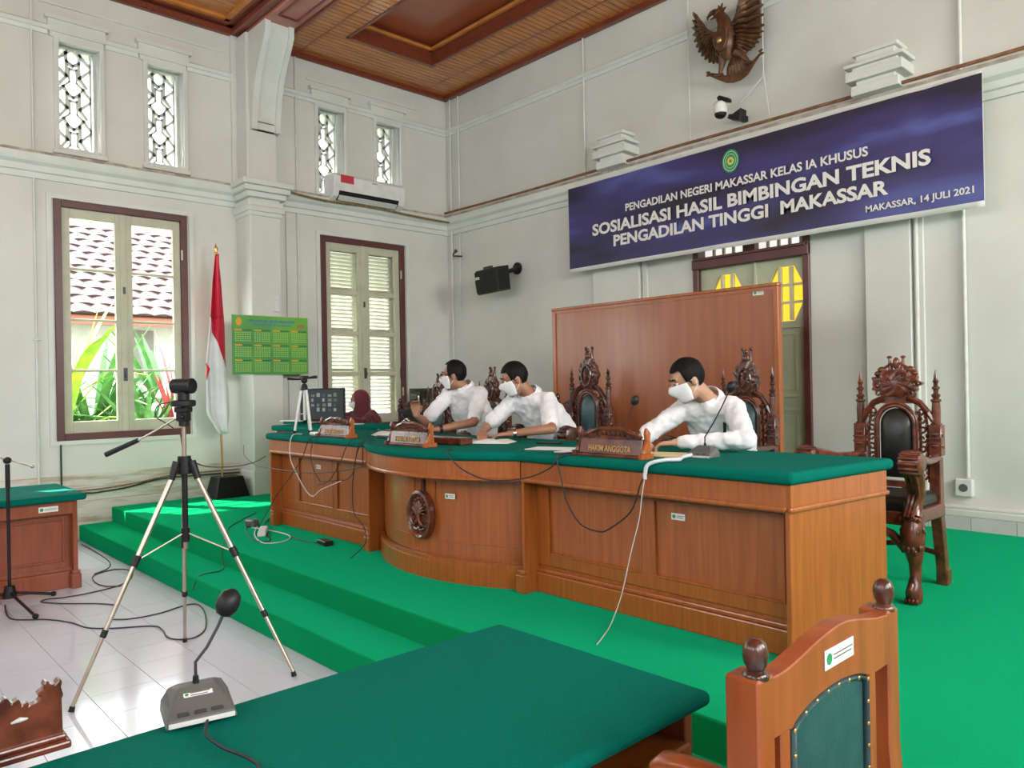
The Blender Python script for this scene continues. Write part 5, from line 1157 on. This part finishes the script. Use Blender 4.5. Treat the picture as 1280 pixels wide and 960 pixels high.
# the plate on the near desk is seen from behind: fretted silhouette
np_ = thing('nameplate', 'red-brown fretted nameplate seen from behind at bottom left corner', 'nameplate', (-2.06, .20, .787)); E_ = lambda o: at(o, np_)
sil_ = [(-.22, .80), (-.22, .90), (-.02, .925), (.03, .945), (.10, .95), (.16, .935), (.20, .965), (.22, .945), (.27, .955), (.285, .935), (.30, .945), (.315, .925), (.328, .932), (.338, .915), (.352, .922), (.358, .905), (.370, .910), (.372, .900), (.385, .902), (.392, .905), (.396, .915), (.388, .918), (.392, .927), (.402, .928), (.400, .941), (.407, .949), (.414, .938), (.424, .935), (.434, .946), (.440, .940), (.437, .925), (.442, .905), (.438, .898), (.440, .80)]
o = E_(MB().prism(sil_, -2.085, -2.055, Myz).build('fretted_board', M_carve2, np_, bevel=.003))
E_(MB().box((-2.115, -.24, .787), (-2.03, .452, .805)).box((-2.105, -.23, .805), (-2.045, .446, .818)).build('foot_board', M_carve2, np_, bevel=.005, seg=2))
E_(MB().tube([(-2.054, .335, .872), (-2.052, .352, .876), (-2.054, .368, .874)], [.002, .006, .002], 8).build('fret_opening', M_lgrey, np_))
# desk microphones
def desk_mic(label, loc, rot, zt, tip, sc=1.0, foam=.021, body=None):
    C = thing('desk_microphone', label, 'microphone', (*loc, zt), rot); body = body or M_grey; s = sc
    MB().loft([[(-.085*s, -.065*s, 0), (.085*s, -.065*s, 0), (.085*s, .075*s, 0), (-.085*s, .075*s, 0)], [(-.080*s, -.062*s, .016*s), (.080*s, -.062*s, .016*s), (.083*s, .072*s, .030*s), (-.083*s, .072*s, .030*s)], [(-.070*s, -.025*s, .032*s), (.070*s, -.025*s, .032*s), (.066*s, .065*s, .060*s), (-.066*s, .065*s, .060*s)], [(-.045*s, .028*s, .066*s), (.045*s, .028*s, .066*s), (.045*s, .060*s, .068*s), (-.045*s, .060*s, .068*s)]]).build('base', body, C, bevel=.003)
    MB().box((-.078*s, -.067*s, .002*s), (.078*s, -.064*s, .014*s)).build('front_strip', M_lgrey, C, bevel=.001)
    mb = MB()
    for k in range(3): mb.box((-.055*s+.04*s*k, -.052*s, .0205*s), (-.028*s+.04*s*k, -.040*s, .0275*s))
    mb.build('push_button', M_dgrey, C, bevel=.001)
    tp = V(tip); MB().tube([(0, .045*s, .062*s), (0, .045*s, .085*s)], [.009*s, .007*s], 10).build('collar', M_black, C, smooth=60)
    st_ = V((0, .045*s, .08*s)); MB().tube([st_, st_+V((0, 0, .04*s)), st_.lerp(tp, .35)+V((0, 0, .012*s)), st_.lerp(tp, .7), tp], .0042*s, 8).build('gooseneck', M_cable, C, smooth=60)
    d_ = (tp-st_).normalized(); q = d_.to_track_quat('Z', 'Y').to_matrix().to_4x4(); q.translation = tp
    MB().lathe([(.001, -foam*.9), (foam*.6, -foam*.75), (foam*.95, -foam*.2), (foam, foam*.4), (foam*.85, foam*1.1), (foam*.4, foam*1.5), (.001, foam*1.6)], 18, q).build('foam_windscreen', M_black, C, smooth=60)
    return C
mf = desk_mic('grey desk microphone with round black foam on the foreground desk', (-2.0, .735), PI/2-.22, .788, (.085, .075, .245), 1.0, .031)
sticker(mf, Matrix.Translation((0, .005, .0515)) @ Matrix.Rotation(-1.24, 4, 'X'), .07, .016)
desk_mic('grey desk microphone leaning right before the man with pen in pocket', (-2.36, 3.60), .1, 1.207, (.16, .03, .375), .9, .026)
desk_mic('desk microphone behind the right nameplate with its black head above it', (-2.99, 3.62), 0, 1.207, (.12, .05, .30), .7, .026)
desk_mic('small desk microphone between the middle nameplate and the man with glasses', (-4.98, 3.5), .3, 1.207, (-.12, .05, .22), .7, .02)
# papers, books, boxes
def flat(name, label, cat, poly, z, h, m_, **k):
    return tag(MB().prism(poly, z, z+h).build(name, m_, **k), label, cat)
def quad(c, w_, d_, r):
    return [(c[0]+x*math.cos(r)-y*math.sin(r), c[1]+x*math.sin(r)+y*math.cos(r)) for x, y in ((-w_/2, -d_/2), (w_/2, -d_/2), (w_/2, d_/2), (-w_/2, d_/2))]
ZT = 1.209
bk = thing('open_book', 'open book with white pages under the middle man\'s hands', 'book', (-4.12, 3.62, ZT), .5); 
for s in (-1, 1):
    MB().loft([[(0, y, 0), (s*.05, y, .0), (s*.15, y, 0), (s*.15, y, .004), (s*.08, y, .022), (s*.02, y, .020), (0, y, .010)] for y in (-.11, .11)]).build('page_block', M_paper, bk, smooth=40)
MB().box((-.16, -.115, -.001), (.16, .115, .002)).build('cover', M_dgrey, bk)
flat('magazine', 'grey-blue printed booklet at the fingers of the middle man', 'booklet', quad((-4.42, 3.58), .26, .20, .9), ZT, .012, mat('print_grey', (.22, .24, .25), .5, c2=(.45, .46, .45), scale=18))
flat('paper_sheet', 'loose white sheets left of the right nameplate', 'paper', quad((-3.40, 3.50), .30, .20, .35), ZT, .004, M_paper)
flat('paper_sheet', 'white sheet partly under the right nameplate', 'paper', quad((-3.12, 3.40), .22, .12, .1), ZT, .003, M_paper)
flat('folder', 'cream folder under the forearms of the man with pen in pocket', 'folder', quad((-2.62, 3.56), .36, .24, .25), ZT, .006, M_yellow)
flat('mobile_phone', 'black phone lying at the middle man\'s elbow', 'phone', quad((-3.72, 3.80), .16, .08, .3), ZT, .010, M_black)
flat('laptop', 'closed dark laptop between the left two nameplates', 'laptop', quad((-5.18, 3.55), .32, .22, .1), ZT, .022, M_dgrey, bevel=.004)
flat('paper_stack', 'white papers lying on the closed dark laptop', 'paper', quad((-5.20, 3.56), .34, .20, .2), ZT+.022, .006, M_paper)
tag(MB().loft([[(-5.72, 3.62, ZT), (-5.42, 3.52, ZT), (-5.36, 3.72, ZT), (-5.66, 3.82, ZT)], [(-5.66, 3.66, ZT+.03), (-5.48, 3.58, ZT+.045), (-5.44, 3.70, ZT+.03), (-5.62, 3.78, ZT+.02)]]).build('paper_pile', M_paper, smooth=60), 'crumpled white papers right of the leftmost nameplate', 'paper')
rt = thing('network_box', 'small white box with cables left of the leftmost nameplate', 'box', (-6.10, 3.33, ZT)); MB().box((-.09, -.05, 0), (.09, .05, .03)).build('case', M_white, rt, bevel=.008); MB().tube([(.07, .04, .02), (.07, .045, .12)], .005, 6).build('aerial', M_white, rt)
wp = thing('wooden_tray', 'low brown wooden tray beside the middle nameplate', 'tray', (-4.42, 3.36, ZT), .1); MB().box((-.12, -.06, 0), (.30, .06, .05)).build('tray', M_carve2, wp, bevel=.006)
hp = thing('headset', 'silver and black headset lying behind the closed laptop', 'headset', (-5.60, 3.92, ZT)); MB().tube([(-.08, 0, .03), (-.07, 0, .10), (0, 0, .13), (.07, 0, .10), (.08, 0, .03)], .010, 8).build('headband', M_chrome, hp, smooth=60)
for s in (-1, 1): MB().ball((s*.08, 0, .04), (.022, .035, .04), 12, 8).build('ear_cup', M_black, hp, smooth=60)
# small tripod on the bench
def leg3(C, mb_pts, r, m_, nm='leg'):
    return MB().tube(mb_pts, r, 8).build(nm, m_, C, smooth=60)
ts = thing('small_tripod', 'small white tripod standing on the left end of the bench', 'tripod', (-6.53, 3.42, ZT))
for a in (-2.3, .1, 2.2):
    c_, s_ = math.cos(a), math.sin(a); l_ = MB().tube([(c_*.03, s_*.03, .40), (c_*.10, s_*.10, 0)], [.013, .012], 8).build('leg', M_white, ts, smooth=60); MB().tube([(c_*.095, s_*.095, .025), (c_*.103, s_*.103, 0)], .016, 8).build('rubber_foot', M_black, l_)
    MB().tube([(c_*.055, s_*.055, .17), (0, 0, .19)], .004, 6).build('brace', M_lgrey, ts)
MB().tube([(0, 0, .12), (0, 0, .42)], .014, 10).build('column', M_white, ts, smooth=60)
MB().tube([(0, 0, .40), (0, 0, .44), (0, 0, .46)], [.035, .03, .02], 10).ball((0, 0, .49), .03, 10, 8).box((-.03, -.03, .51), (.03, .03, .535)).build('head', M_black, ts, smooth=50)
MB().tube([(0, 0, .50), (-.08, -.08, .505), (-.11, -.11, .51)], [.006, .011, .012], 8).build('pan_handle', M_black, ts, smooth=60); MB().tube([(0, 0, .51), (.06, .07, .52), (.08, .09, .522)], [.006, .014, .014], 8).build('pan_handle', M_black, ts, smooth=60)
# monitor on the clerks' desk
mo_ = thing('monitor', 'black computer monitor showing a video call on the clerks desk', 'monitor', (-7.78, 4.30, 1.224), .62)
MB().box((-.27, -.02, .03), (.27, .015, .40)).build('bezel', M_black, mo_, bevel=.006)
m_sc = emit('screen_dark', (.012, .016, .018), .6); scn = MB().box((-.255, -.023, .05), (.255, -.020, .385)).build('screen', m_sc, mo_)
rnd = random.Random(12)
cols = [emit('video_tile_%d' % i, c, .22) for i, c in enumerate(((.05, .09, .07), (.16, .18, .17), (.03, .06, .09), (.10, .14, .09), (.22, .24, .24)))]
for i in range(6):
    for j in range(4):
        if rnd.random() < .15: continue
        m_ = cols[rnd.randrange(5)]; x, z = -.20+.068*i, .14+.055*j; MB().box((x, -.0245, z), (x+.028+.022*rnd.random(), -.023, z+.025+.018*rnd.random())).build('video_tile', m_, scn)
MB().tube([(0, .03, 0), (0, .03, .2)], .02, 8).box((-.1, -.05, 0), (.1, .1, .012)).build('stand', M_black, mo_)
tv = thing('television', 'wide black screen reflecting the louvres behind the man with glasses', 'monitor', (-8.42, 6.35, PH)); E_ = lambda o: at(o, tv)
E_(MB().box((-8.98, 6.33, 1.05), (-7.86, 6.37, 1.60)).build('bezel', M_black, tv, bevel=.006)); gls = mat('black_glass', (.006, .006, .007), .06); E_(MB().box((-8.95, 6.325, 1.08), (-7.89, 6.332, 1.57)).build('screen', gls, tv))
E_(MB().box((-8.45, 6.33, PH), (-8.39, 6.37, 1.1)).box((-8.8, 6.2, PH), (-8.04, 6.55, PH+.03)).build('stand', M_black, tv))
# things on the clerks' desk corner
flat('notebook', 'dark green book at the left corner of the clerks bench', 'book', quad((-8.10, 4.12), .22, .16, .3), 1.224, .03, M_cloth, bevel=.003)
flat('paper_stack', 'white papers on the dark green book', 'paper', quad((-8.12, 4.14), .30, .20, .35), 1.254, .010, M_paper)
for i, (x, y) in enumerate(((-8.02, 4.52), (-7.90, 4.56))):
    C = thing('bottle', ('small bottle on the clerks bench, left of two', 'small bottle on the clerks bench, right of two')[i], 'bottle', (x, y, 1.224)); MB().lathe([(.001, 0), (.022, 0), (.024, .05), (.02, .07), (.009, .085), (.009, .095)], 12).build('body', (M_brown, M_dgrey)[i], C, smooth=60); MB().lathe([(.001, .095), (.012, .095), (.012, .115), (.001, .115)], 10).build('cap', M_black, C)
flat('paper_stack', 'white papers before the woman in the headscarf', 'paper', quad((-7.35, 4.35), .30, .22, .2), 1.224, .008, M_paper)
# ================================================================== FLOOR STANDING THINGS
tp_ = thing('tripod', 'tall silver photo tripod on the floor before the platform', 'tripod', (-4.48, 1.59, 0))
feet = [(-4.38, .98), (-5.06, 1.78), (-4.01, 2.0)]; c0 = V((-4.48, 1.59, 0)); M_leg = mat('tripod_tube', (.55, .47, .38), .3, metal=.85, c2=(.45, .38, .30))
for f_ in feet:
    d_ = V((f_[0], f_[1], 0))-c0; u = d_.normalized()
    A_ = u*.045+V((0, 0, 1.19)); Bq = V((d_.x, d_.y, .03)); m1 = A_.lerp(Bq, .42); m2 = A_.lerp(Bq, .72)
    l_ = MB().tube([A_, m1], .0145, 10).tube([m1, m2], .0125, 10).tube([m2, Bq], .0105, 10).build('leg', M_leg, tp_, smooth=60)
    MB().tube([m1-(Bq-A_).normalized()*.03, m1+(Bq-A_).normalized()*.03], .021, 10).build('leg_clamp', M_black, l_, bevel=.003); MB().tube([m2-(Bq-A_).normalized()*.02, m2+(Bq-A_).normalized()*.02], .017, 10).build('leg_clamp', M_black, l_, bevel=.003)
    MB().tube([Bq-(Bq-A_).normalized()*.0, (d_.x*1.01, d_.y*1.01, .005)], [.013, .015], 10).build('rubber_foot', M_black, l_, smooth=50)
    MB().tube([A_*1+V((0, 0, .03)), A_.lerp(Bq, .06)], [.022, .018], 10).build('hinge', M_black, tp_, smooth=50)
    MB().tube([m1, V((0, 0, .815))], .0045, 8).build('brace', M_leg, tp_)
MB().tube([(0, 0, 1.15), (0, 0, 1.25)], [.04, .036], 14).tube([(0, 0, .78), (0, 0, 1.18)], .016, 12).build('collar', M_black, tp_, smooth=50)
MB().tube([(0, 0, .76), (0, 0, .84)], .024, 12).build('brace_hub', M_black, tp_, smooth=50)
MB().tube([(0, 0, .72), (0, 0, 1.45)], .0125, 12).build('centre_column', M_leg, tp_, smooth=60)
Rm_ = Rz(.75)
MB().tube([(0, 0, 1.42), (0, 0, 1.455)], .027, 12).box((-.03, -.03, 1.45), (.03, .03, 1.50), Rm_).box((-.038, -.035, 1.50), (.038, .035, 1.53), Rm_).ball((.03, -.02, 1.475), .014, 8, 6).build('pan_head', M_black, tp_, smooth=40, bevel=.003)
hn = [(-.02, -.02, 1.475), (-.10, -.115, 1.40), (-.17, -.195, 1.345)]
MB().tube(hn, .006, 8).build('handle_rod', M_chrome, tp_, smooth=60); MB().tube([hn[2], (-.30, -.33, 1.265)], [.013, .016], 10).build('pan_handle', M_black, tp_, smooth=60)
vc = thing('video_camera', 'dark cylindrical conference camera mounted on the tall tripod', 'camera', (-4.48, 1.59, 1.53)); Mv = Rz(.80)
MB().lathe([(.001, .0), (.06, .0), (.068, .008), (.068, .032), (.06, .038), (.001, .038)], 28, Matrix.Translation((0, 0, .002))).build('base', M_black, vc, smooth=40)
MB().tube([(0, 0, .03), (0, 0, .085)], [.032, .030], 14).build('neck', M_black, vc, smooth=50)
MB().lathe([(.001, -.068), (.034, -.068), (.042, -.060), (.044, 0), (.044, .062), (.038, .066), (.036, .060), (.001, .058)], 28, Matrix.Translation((0, 0, .120)) @ Rz(.55) @ Matrix.Rotation(PI/2, 4, 'Y')).build('camera_barrel', M_black, vc, smooth=40)
# microphone stand by the left desk
mt = thing('microphone_stand', 'black tripod microphone stand before the far left desk', 'microphone stand', (-6.98, 1.145, 0))
MB().tube([(0, 0, .06), (0, 0, 1.0)], .012, 10).build('pole', M_black, mt, smooth=60); MB().tube([(0, 0, .90), (0, 0, 1.08)], .017, 10).build('clutch', M_black, mt, smooth=60)
MB().tube([(0, 0, .05), (0, 0, .14)], [.05, .035], 12).build('hub', M_black, mt, smooth=50)
for f_ in ((-6.37, 1.20), (-6.98, 1.44), (-7.10, .80)):
    MB().tube([(0, 0, .09), (f_[0]+6.98, f_[1]-1.145, .022)], .011, 8).ball((f_[0]+6.98, f_[1]-1.145, .022), (.026, .022, .02), 8, 6).build('leg', M_black, mt, smooth=60)
MB().tube([(-.20, -.26, 1.22), (0, 0, 1.115), (.10, .14, 1.06)], .006, 8).ball((.105, .147, 1.058), .014, 8, 6).build('boom', M_chrome, mt, smooth=60)
MB().ball((0, 0, 1.11), (.03, .03, .028), 12, 8).box((-.05, -.012, 1.10), (.0, .012, 1.12)).build('boom_clamp', M_black, mt, smooth=50)
MB().tube([(-.20, -.26, 1.22), (-.27, -.35, 1.255)], [.012, .018], 10).build('microphone', M_black, mt, smooth=60)
# ================================================================== CABLES
def cable(label, pts, r=.004, m_=None, nm='cable'):
    return tag(curve_obj(nm, pts, r, m_ or M_cable), label, 'cable')
cable('black cable looping down the right front of the bench', [(-2.98, 3.42, 1.212), (-3.05, 3.25, 1.22), (-3.07, 3.195, 1.20), (-3.03, 3.19, 1.07), (-3.0, 3.2, .94), (-2.9, 3.2, .83), (-2.77, 3.2, .805), (-2.69, 3.2, .83), (-2.54, 3.2, .94), (-2.47, 3.195, 1.09), (-2.43, 3.19, 1.15)], .0045)
cable('thick white cable running from the right desk microphone over the edge', [(-2.40, 3.58, 1.222), (-2.36, 3.42, 1.222), (-2.30, 3.30, 1.222), (-2.34, 3.235, 1.222), (-2.41, 3.19, 1.20), (-2.43, 3.185, 1.15), (-2.43, 3.185, 1.12)], .011, M_cablew)
cable('thin white cable hanging from the bench down to the carpet', [(-2.43, 3.185, 1.14), (-2.45, 3.18, 1.03), (-2.47, 3.18, .91), (-2.52, 3.17, .73), (-2.58, 3.16, .5), (-2.62, 3.12, .35), (-2.55, 2.98, .338), (-2.48, 2.84, .338)], .0028, M_cablew)
cable('black cable slung across the curved middle of the bench', [(-3.86, 3.05, 1.215), (-3.82, 2.98, 1.212), (-3.74, 2.955, 1.16), (-3.62, 2.955, 1.10), (-3.45, 3.0, 1.055), (-3.25, 3.1, 1.07), (-3.12, 3.18, 1.13), (-3.05, 3.20, 1.20), (-3.0, 3.26, 1.216)], .0045)
cable('pale cable hanging in a V at the far left of the bench front', [(-6.36, 3.3, 1.213), (-6.36, 3.2, 1.20), (-6.36, 3.18, 1.02), (-6.26, 3.18, .89), (-6.09, 3.18, .75), (-5.96, 3.18, .70), (-5.81, 3.18, .77), (-5.48, 3.18, .87)], .004, M_cablew)
cable('dark cable slanting down the left bench end to the carpet', [(-6.0, 3.3, 1.213), (-6.03, 3.2, 1.19), (-6.15, 3.18, 1.0), (-6.39, 3.17, .81), (-6.63, 3.17, .64), (-6.75, 3.15, .5), (-6.85, 3.1, .345)], .004)
cable('black cable in a long loop over the left bench front', [(-5.93, 3.3, 1.213), (-5.93, 3.2, 1.19), (-5.98, 3.18, 1.08), (-5.94, 3.18, .94), (-5.85, 3.18, .86), (-5.79, 3.18, .84), (-5.54, 3.18, .87), (-5.39, 3.18, .89), (-5.29, 3.18, .96), (-5.2, 3.17, 1.15), (-5.18, 3.2, 1.2), (-5.15, 3.3, 1.213)], .004)
cable('short black cable over the edge beside the left nameplate', [(-5.36, 3.3, 1.213), (-5.38, 3.2, 1.19), (-5.49, 3.18, 1.02), (-5.67, 3.18, .86), (-5.88, 3.18, .80)], .004)
cable('black cable dropping to the foot of the left bench section', [(-5.12, 3.25, 1.213), (-5.17, 3.185, 1.18), (-5.24, 3.18, 1.09), (-5.30, 3.18, .89), (-5.31, 3.18, .73), (-5.27, 3.18, .61), (-5.15, 3.18, .54), (-5.10, 3.16, .42), (-5.05, 3.0, .34)], .004)
cable('thin dark cable sagging level across the left bench front', [(-5.02, 3.15, 1.213), (-5.06, 3.13, 1.16), (-5.1, 3.15, 1.03), (-5.17, 3.16, 1.0), (-5.35, 3.17, .97), (-5.81, 3.17, .91), (-6.23, 3.17, .89), (-6.79, 3.17, .89), (-7.1, 3.2, .89), (-7.6, 3.3, .95), (-9.0, 3.9, .95)], .004)
cable('bundle of dark cables along the foot of the left wall', [(-9.38, 1.6, .60), (-9.36, 2.25, .52), (-9.36, 2.45, .52), (-9.36, 2.7, .54), (-9.36, 3.05, .60), (-9.36, 3.51, .60), (-9.36, 4.0, .59)], .010)
cable('brown cable above the bundle on the left wall', [(-9.38, 1.6, .57), (-9.37, 2.35, .55), (-9.37, 2.8, .58), (-9.37, 3.2, .63), (-9.37, 4.0, .63)], .008, MT['old_cable'])
cable('thin cable running from the tall tripod towards the bench', [(-4.53, 1.59, 1.37), (-4.9, 1.75, 1.22), (-5.5, 2.1, 1.08), (-6.2, 2.6, .99), (-6.6, 2.95, .97), (-7.0, 3.25, .98)], .004)
cable('camera cable curling under the conference camera', [(-4.54, 1.55, 1.56), (-4.60, 1.49, 1.54), (-4.61, 1.48, 1.48), (-4.57, 1.52, 1.44), (-4.53, 1.55, 1.41)], .0035)
F_ = .006
cable('long dark cable winding over the white tiles', [(-6.95, 1.11, F_), (-6.64, 1.07, F_), (-6.45, 1.09, F_), (-6.27, 1.26, F_), (-6.06, 1.36, F_), (-5.85, 1.41, F_), (-5.71, 1.53, F_), (-5.56, 1.74, F_), (-5.42, 1.76, F_), (-5.24, 1.73, F_), (-5.13, 1.77, F_), (-5.1, 1.86, F_), (-5.24, 1.98, F_), (-5.62, 2.12, F_), (-5.87, 2.16, F_), (-5.91, 2.07, F_), (-5.84, 1.88, F_), (-5.85, 1.69, F_), (-5.93, 1.59, F_)], .005)
cable('cable from the microphone stand toward the tripod leg', [(-6.31, 1.72, F_), (-6.47, 1.62, F_), (-6.66, 1.44, F_), (-6.84, 1.33, F_), (-6.9, 1.38, F_), (-6.86, 1.46, F_)], .005)
cable('cable loop on the tiles beside the left desk foot', [(-6.86, 1.46, F_), (-6.85, 1.65, F_), (-6.94, 1.92, F_), (-7.19, 2.09, F_), (-7.48, 2.14, F_), (-7.59, 2.04, F_), (-7.48, 1.86, F_), (-7.22, 1.80, F_), (-7.0, 1.82, F_), (-6.9, 1.92, F_)], .005)
cable('cable running along the step from the wall', [(-9.11, 2.15, F_), (-8.7, 2.15, F_), (-8.0, 2.12, F_), (-7.69, 2.03, F_), (-7.54, 1.88, F_)], .005)
PZ = PH+.006
cable('thin cable lying over the green steps', [(-5.95, 2.16, .10), (-6.05, 2.25, .178), (-6.1, 2.45, .178), (-6.25, 2.51, .25), (-6.35, 2.56, PZ), (-7.02, 2.88, PZ), (-7.35, 3.14, PZ), (-7.7, 3.46, PZ)], .004)
for i, L_ in enumerate(([(-7.0, 3.16, PZ), (-6.52, 2.91, PZ), (-6.12, 2.81, PZ), (-6.05, 2.96, PZ), (-6.23, 3.1, PZ), (-6.52, 3.11, PZ), (-6.9, 3.05, PZ)], [(-7.4, 3.5, PZ), (-6.95, 3.2, PZ), (-6.4, 2.98, PZ), (-6.16, 2.87, PZ), (-6.3, 2.8, PZ), (-6.8, 2.95, PZ), (-7.05, 3.1, PZ)])):
    cable(('tangled white cable on the carpet at the left bench end', 'tangled dark cable on the carpet at the left bench end')[i], L_, .005, (M_cablew, M_cable)[i])
cable('thin cable leading to the black adapter on the carpet', [(-6.2, 3.1, PZ), (-6.05, 3.08, PZ), (-5.88, 3.1, PZ), (-5.76, 3.12, PZ)], .004)
cable('black cable lying on the foreground desk from the microphone', [(-1.94, .735, .793), (-1.86, .70, .793), (-1.77, .70, .793), (-1.60, .72, .793), (-1.4, .6, .793), (-1.3, .3, .793)], .004)
flat('power_adapter', 'black power adapter on the carpet before the bench', 'adapter', quad((-5.68, 3.14), .16, .08, -.1), PH+.002, .04, M_black, bevel=.008)
flat('power_strip', 'white power strip in the cable tangle by the bench end', 'power strip', quad((-6.55, 3.0), .34, .07, -.5), PH+.002, .04, M_white, bevel=.008)
flat('power_adapter', 'grey round-edged adapter beside the white power strip', 'adapter', quad((-6.95, 3.08), .12, .09, .3), PH+.002, .07, M_grey, bevel=.015)

# ================================================================== OUTSIDE THE WINDOW
gd = tag(MB().box((-30, -12, -.4), (-9.86, 20, -.3)).build('garden_ground', mat('garden_soil', (.12, .16, .06), .9, c2=(.2, .17, .1), scale=2)), kind='structure')
hb = thing('neighbour_house', 'low white building with tiled roof outside the big window', 'building', (-17, 4.5, -.3)); E_ = lambda o: at(o, hb)
E_(MB().box((-17.2, -6, -.3), (-16.9, 14, 3.1)).build('wall', mat('house_wall', (.6, .6, .58), .8), hb))
E_(MB().box((-16.95, 5.45, .6), (-16.88, 7.4, 2.6)).build('pale_panel', mat('house_door', (.75, .76, .75), .8), hb)); E_(MB().box((-16.94, 5.0, -.3), (-16.86, 5.4, 2.9)).build('pier', mat('house_pier', (.25, .22, .22), .8), hb))
E_(MB().box((-16.2, -6, 2.93), (-16.12, 14, 3.12)).build('fascia', mat('house_fascia', (.35, .12, .08), .7), hb))
M_rt = mat('roof_tile', (.085, .04, .038), .8, c2=(.045, .028, .028), scale=3)
sl_a = math.atan2(2.9, 4.6); E_(MB().add([(-16.1, -6, 3.1), (-16.1, 14, 3.1), (-20.7, 14, 6.0), (-20.7, -6, 6.0)], [(0, 1, 2, 3)]).build('roof_deck', M_rt, hb))
pr = None; tw, tl_ = .36, .42
for r_ in range(13):
    for c_ in range(16):
        if pr is None:
            n = 7; pr = MB().loft([[(0+.0, tw*(j/n), .035*math.sin(PI*j/n)+.02) for j in range(n+1)]+[(0, tw, .0), (0, 0, .0)], [(-tl_, tw*(j/n), .035*math.sin(PI*j/n)-.0+.02) for j in range(n+1)]+[(-tl_, tw, .0), (-tl_, 0, .0)]]).build('roof_tile', M_rt, hb, smooth=60); o = pr
        else: o = pr.copy(); COL.objects.link(o)
        d_ = r_*.36; o.location = V((-16.05-d_*math.cos(sl_a), 3.0+c_*tw+(r_ % 2)*.1, 3.1+d_*math.sin(sl_a)+.03)) - V(hb.location); o.rotation_euler = (0, sl_a-.06+PI*0, 0)
def leafplant(name, label, loc, n, L, m_, spread, wd, seed, group=None, up=.9, sub='leaf'):
    C = thing(name, label, 'plant', loc, 0, group); rnd = random.Random(seed); MB().tube([(0, 0, 0), (0, 0, L*.55)], .03, 6).build('stem', M_plantstem, C)
    for k in range(n):
        a = rnd.random()*2*PI; el = up*(.35+.65*rnd.random()); l_ = L*(.6+.4*rnd.random()); z0 = L*.5*rnd.random()
        c_, s_ = math.cos(a), math.sin(a); pts = []
        for i in range(6):
            u = i/5; out = l_*u*math.cos(el*1.2)*spread+.02; z = z0+l_*u*math.sin(el*1.2)-l_*.45*u*u*(1-el*.5); pts.append((out*c_, out*s_, z, wd*math.sin(PI*(.08+.88*u))))
        MB().loft([[(x-s_*w_, y+c_*w_, z), (x, y, z-.012), (x+s_*w_, y-c_*w_, z), (x, y, z+.004)] for x, y, z, w_ in pts]).build(sub, m_, C, smooth=60)
    return C
M_plantstem = mat('plant_stem', (.12, .10, .04), .8)
M_lf1 = mat('yellow_leaf', (.42, .55, .04), .5, c2=(.16, .36, .03), scale=5); M_lf2 = mat('green_leaf', (.06, .20, .05), .5, c2=(.14, .30, .10), scale=9); M_lf3 = mat('pink_leaf', (.62, .08, .12), .5, c2=(.4, .10, .10), scale=6)
leafplant('cordyline', 'yellow-green spiky plant outside the left casement', (-11.3, 2.45, .1), 46, 2.9, M_lf1, .62, .05, 4, up=1.15)
leafplant('cordyline', 'pink-leaved plant outside right casement', (-11.0, 3.85, .2), 26, 2.0, M_lf3, .45, .06, 6, up=1.25)
leafplant('striped_plant', 'arching striped green plant low outside the right casement', (-11.2, 3.45, .1), 60, 1.8, M_lf2, .9, .045, 8, up=1.0)
for i, (x, y) in enumerate(((-12.2, 2.2), (-12.0, 3.0), (-12.3, 1.5), (-12.5, 4.2))):
    leafplant('garden_shrub', ('leafy shrub outside behind the spiky plant', 'leafy shrub outside near the window mullion', 'leafy shrub outside at the window\'s left edge', 'leafy shrub outside behind the pink plant')[i], (x, y, -.1), 110, 2.5, M_lf2, .8, .06, 20+i, up=1.05)
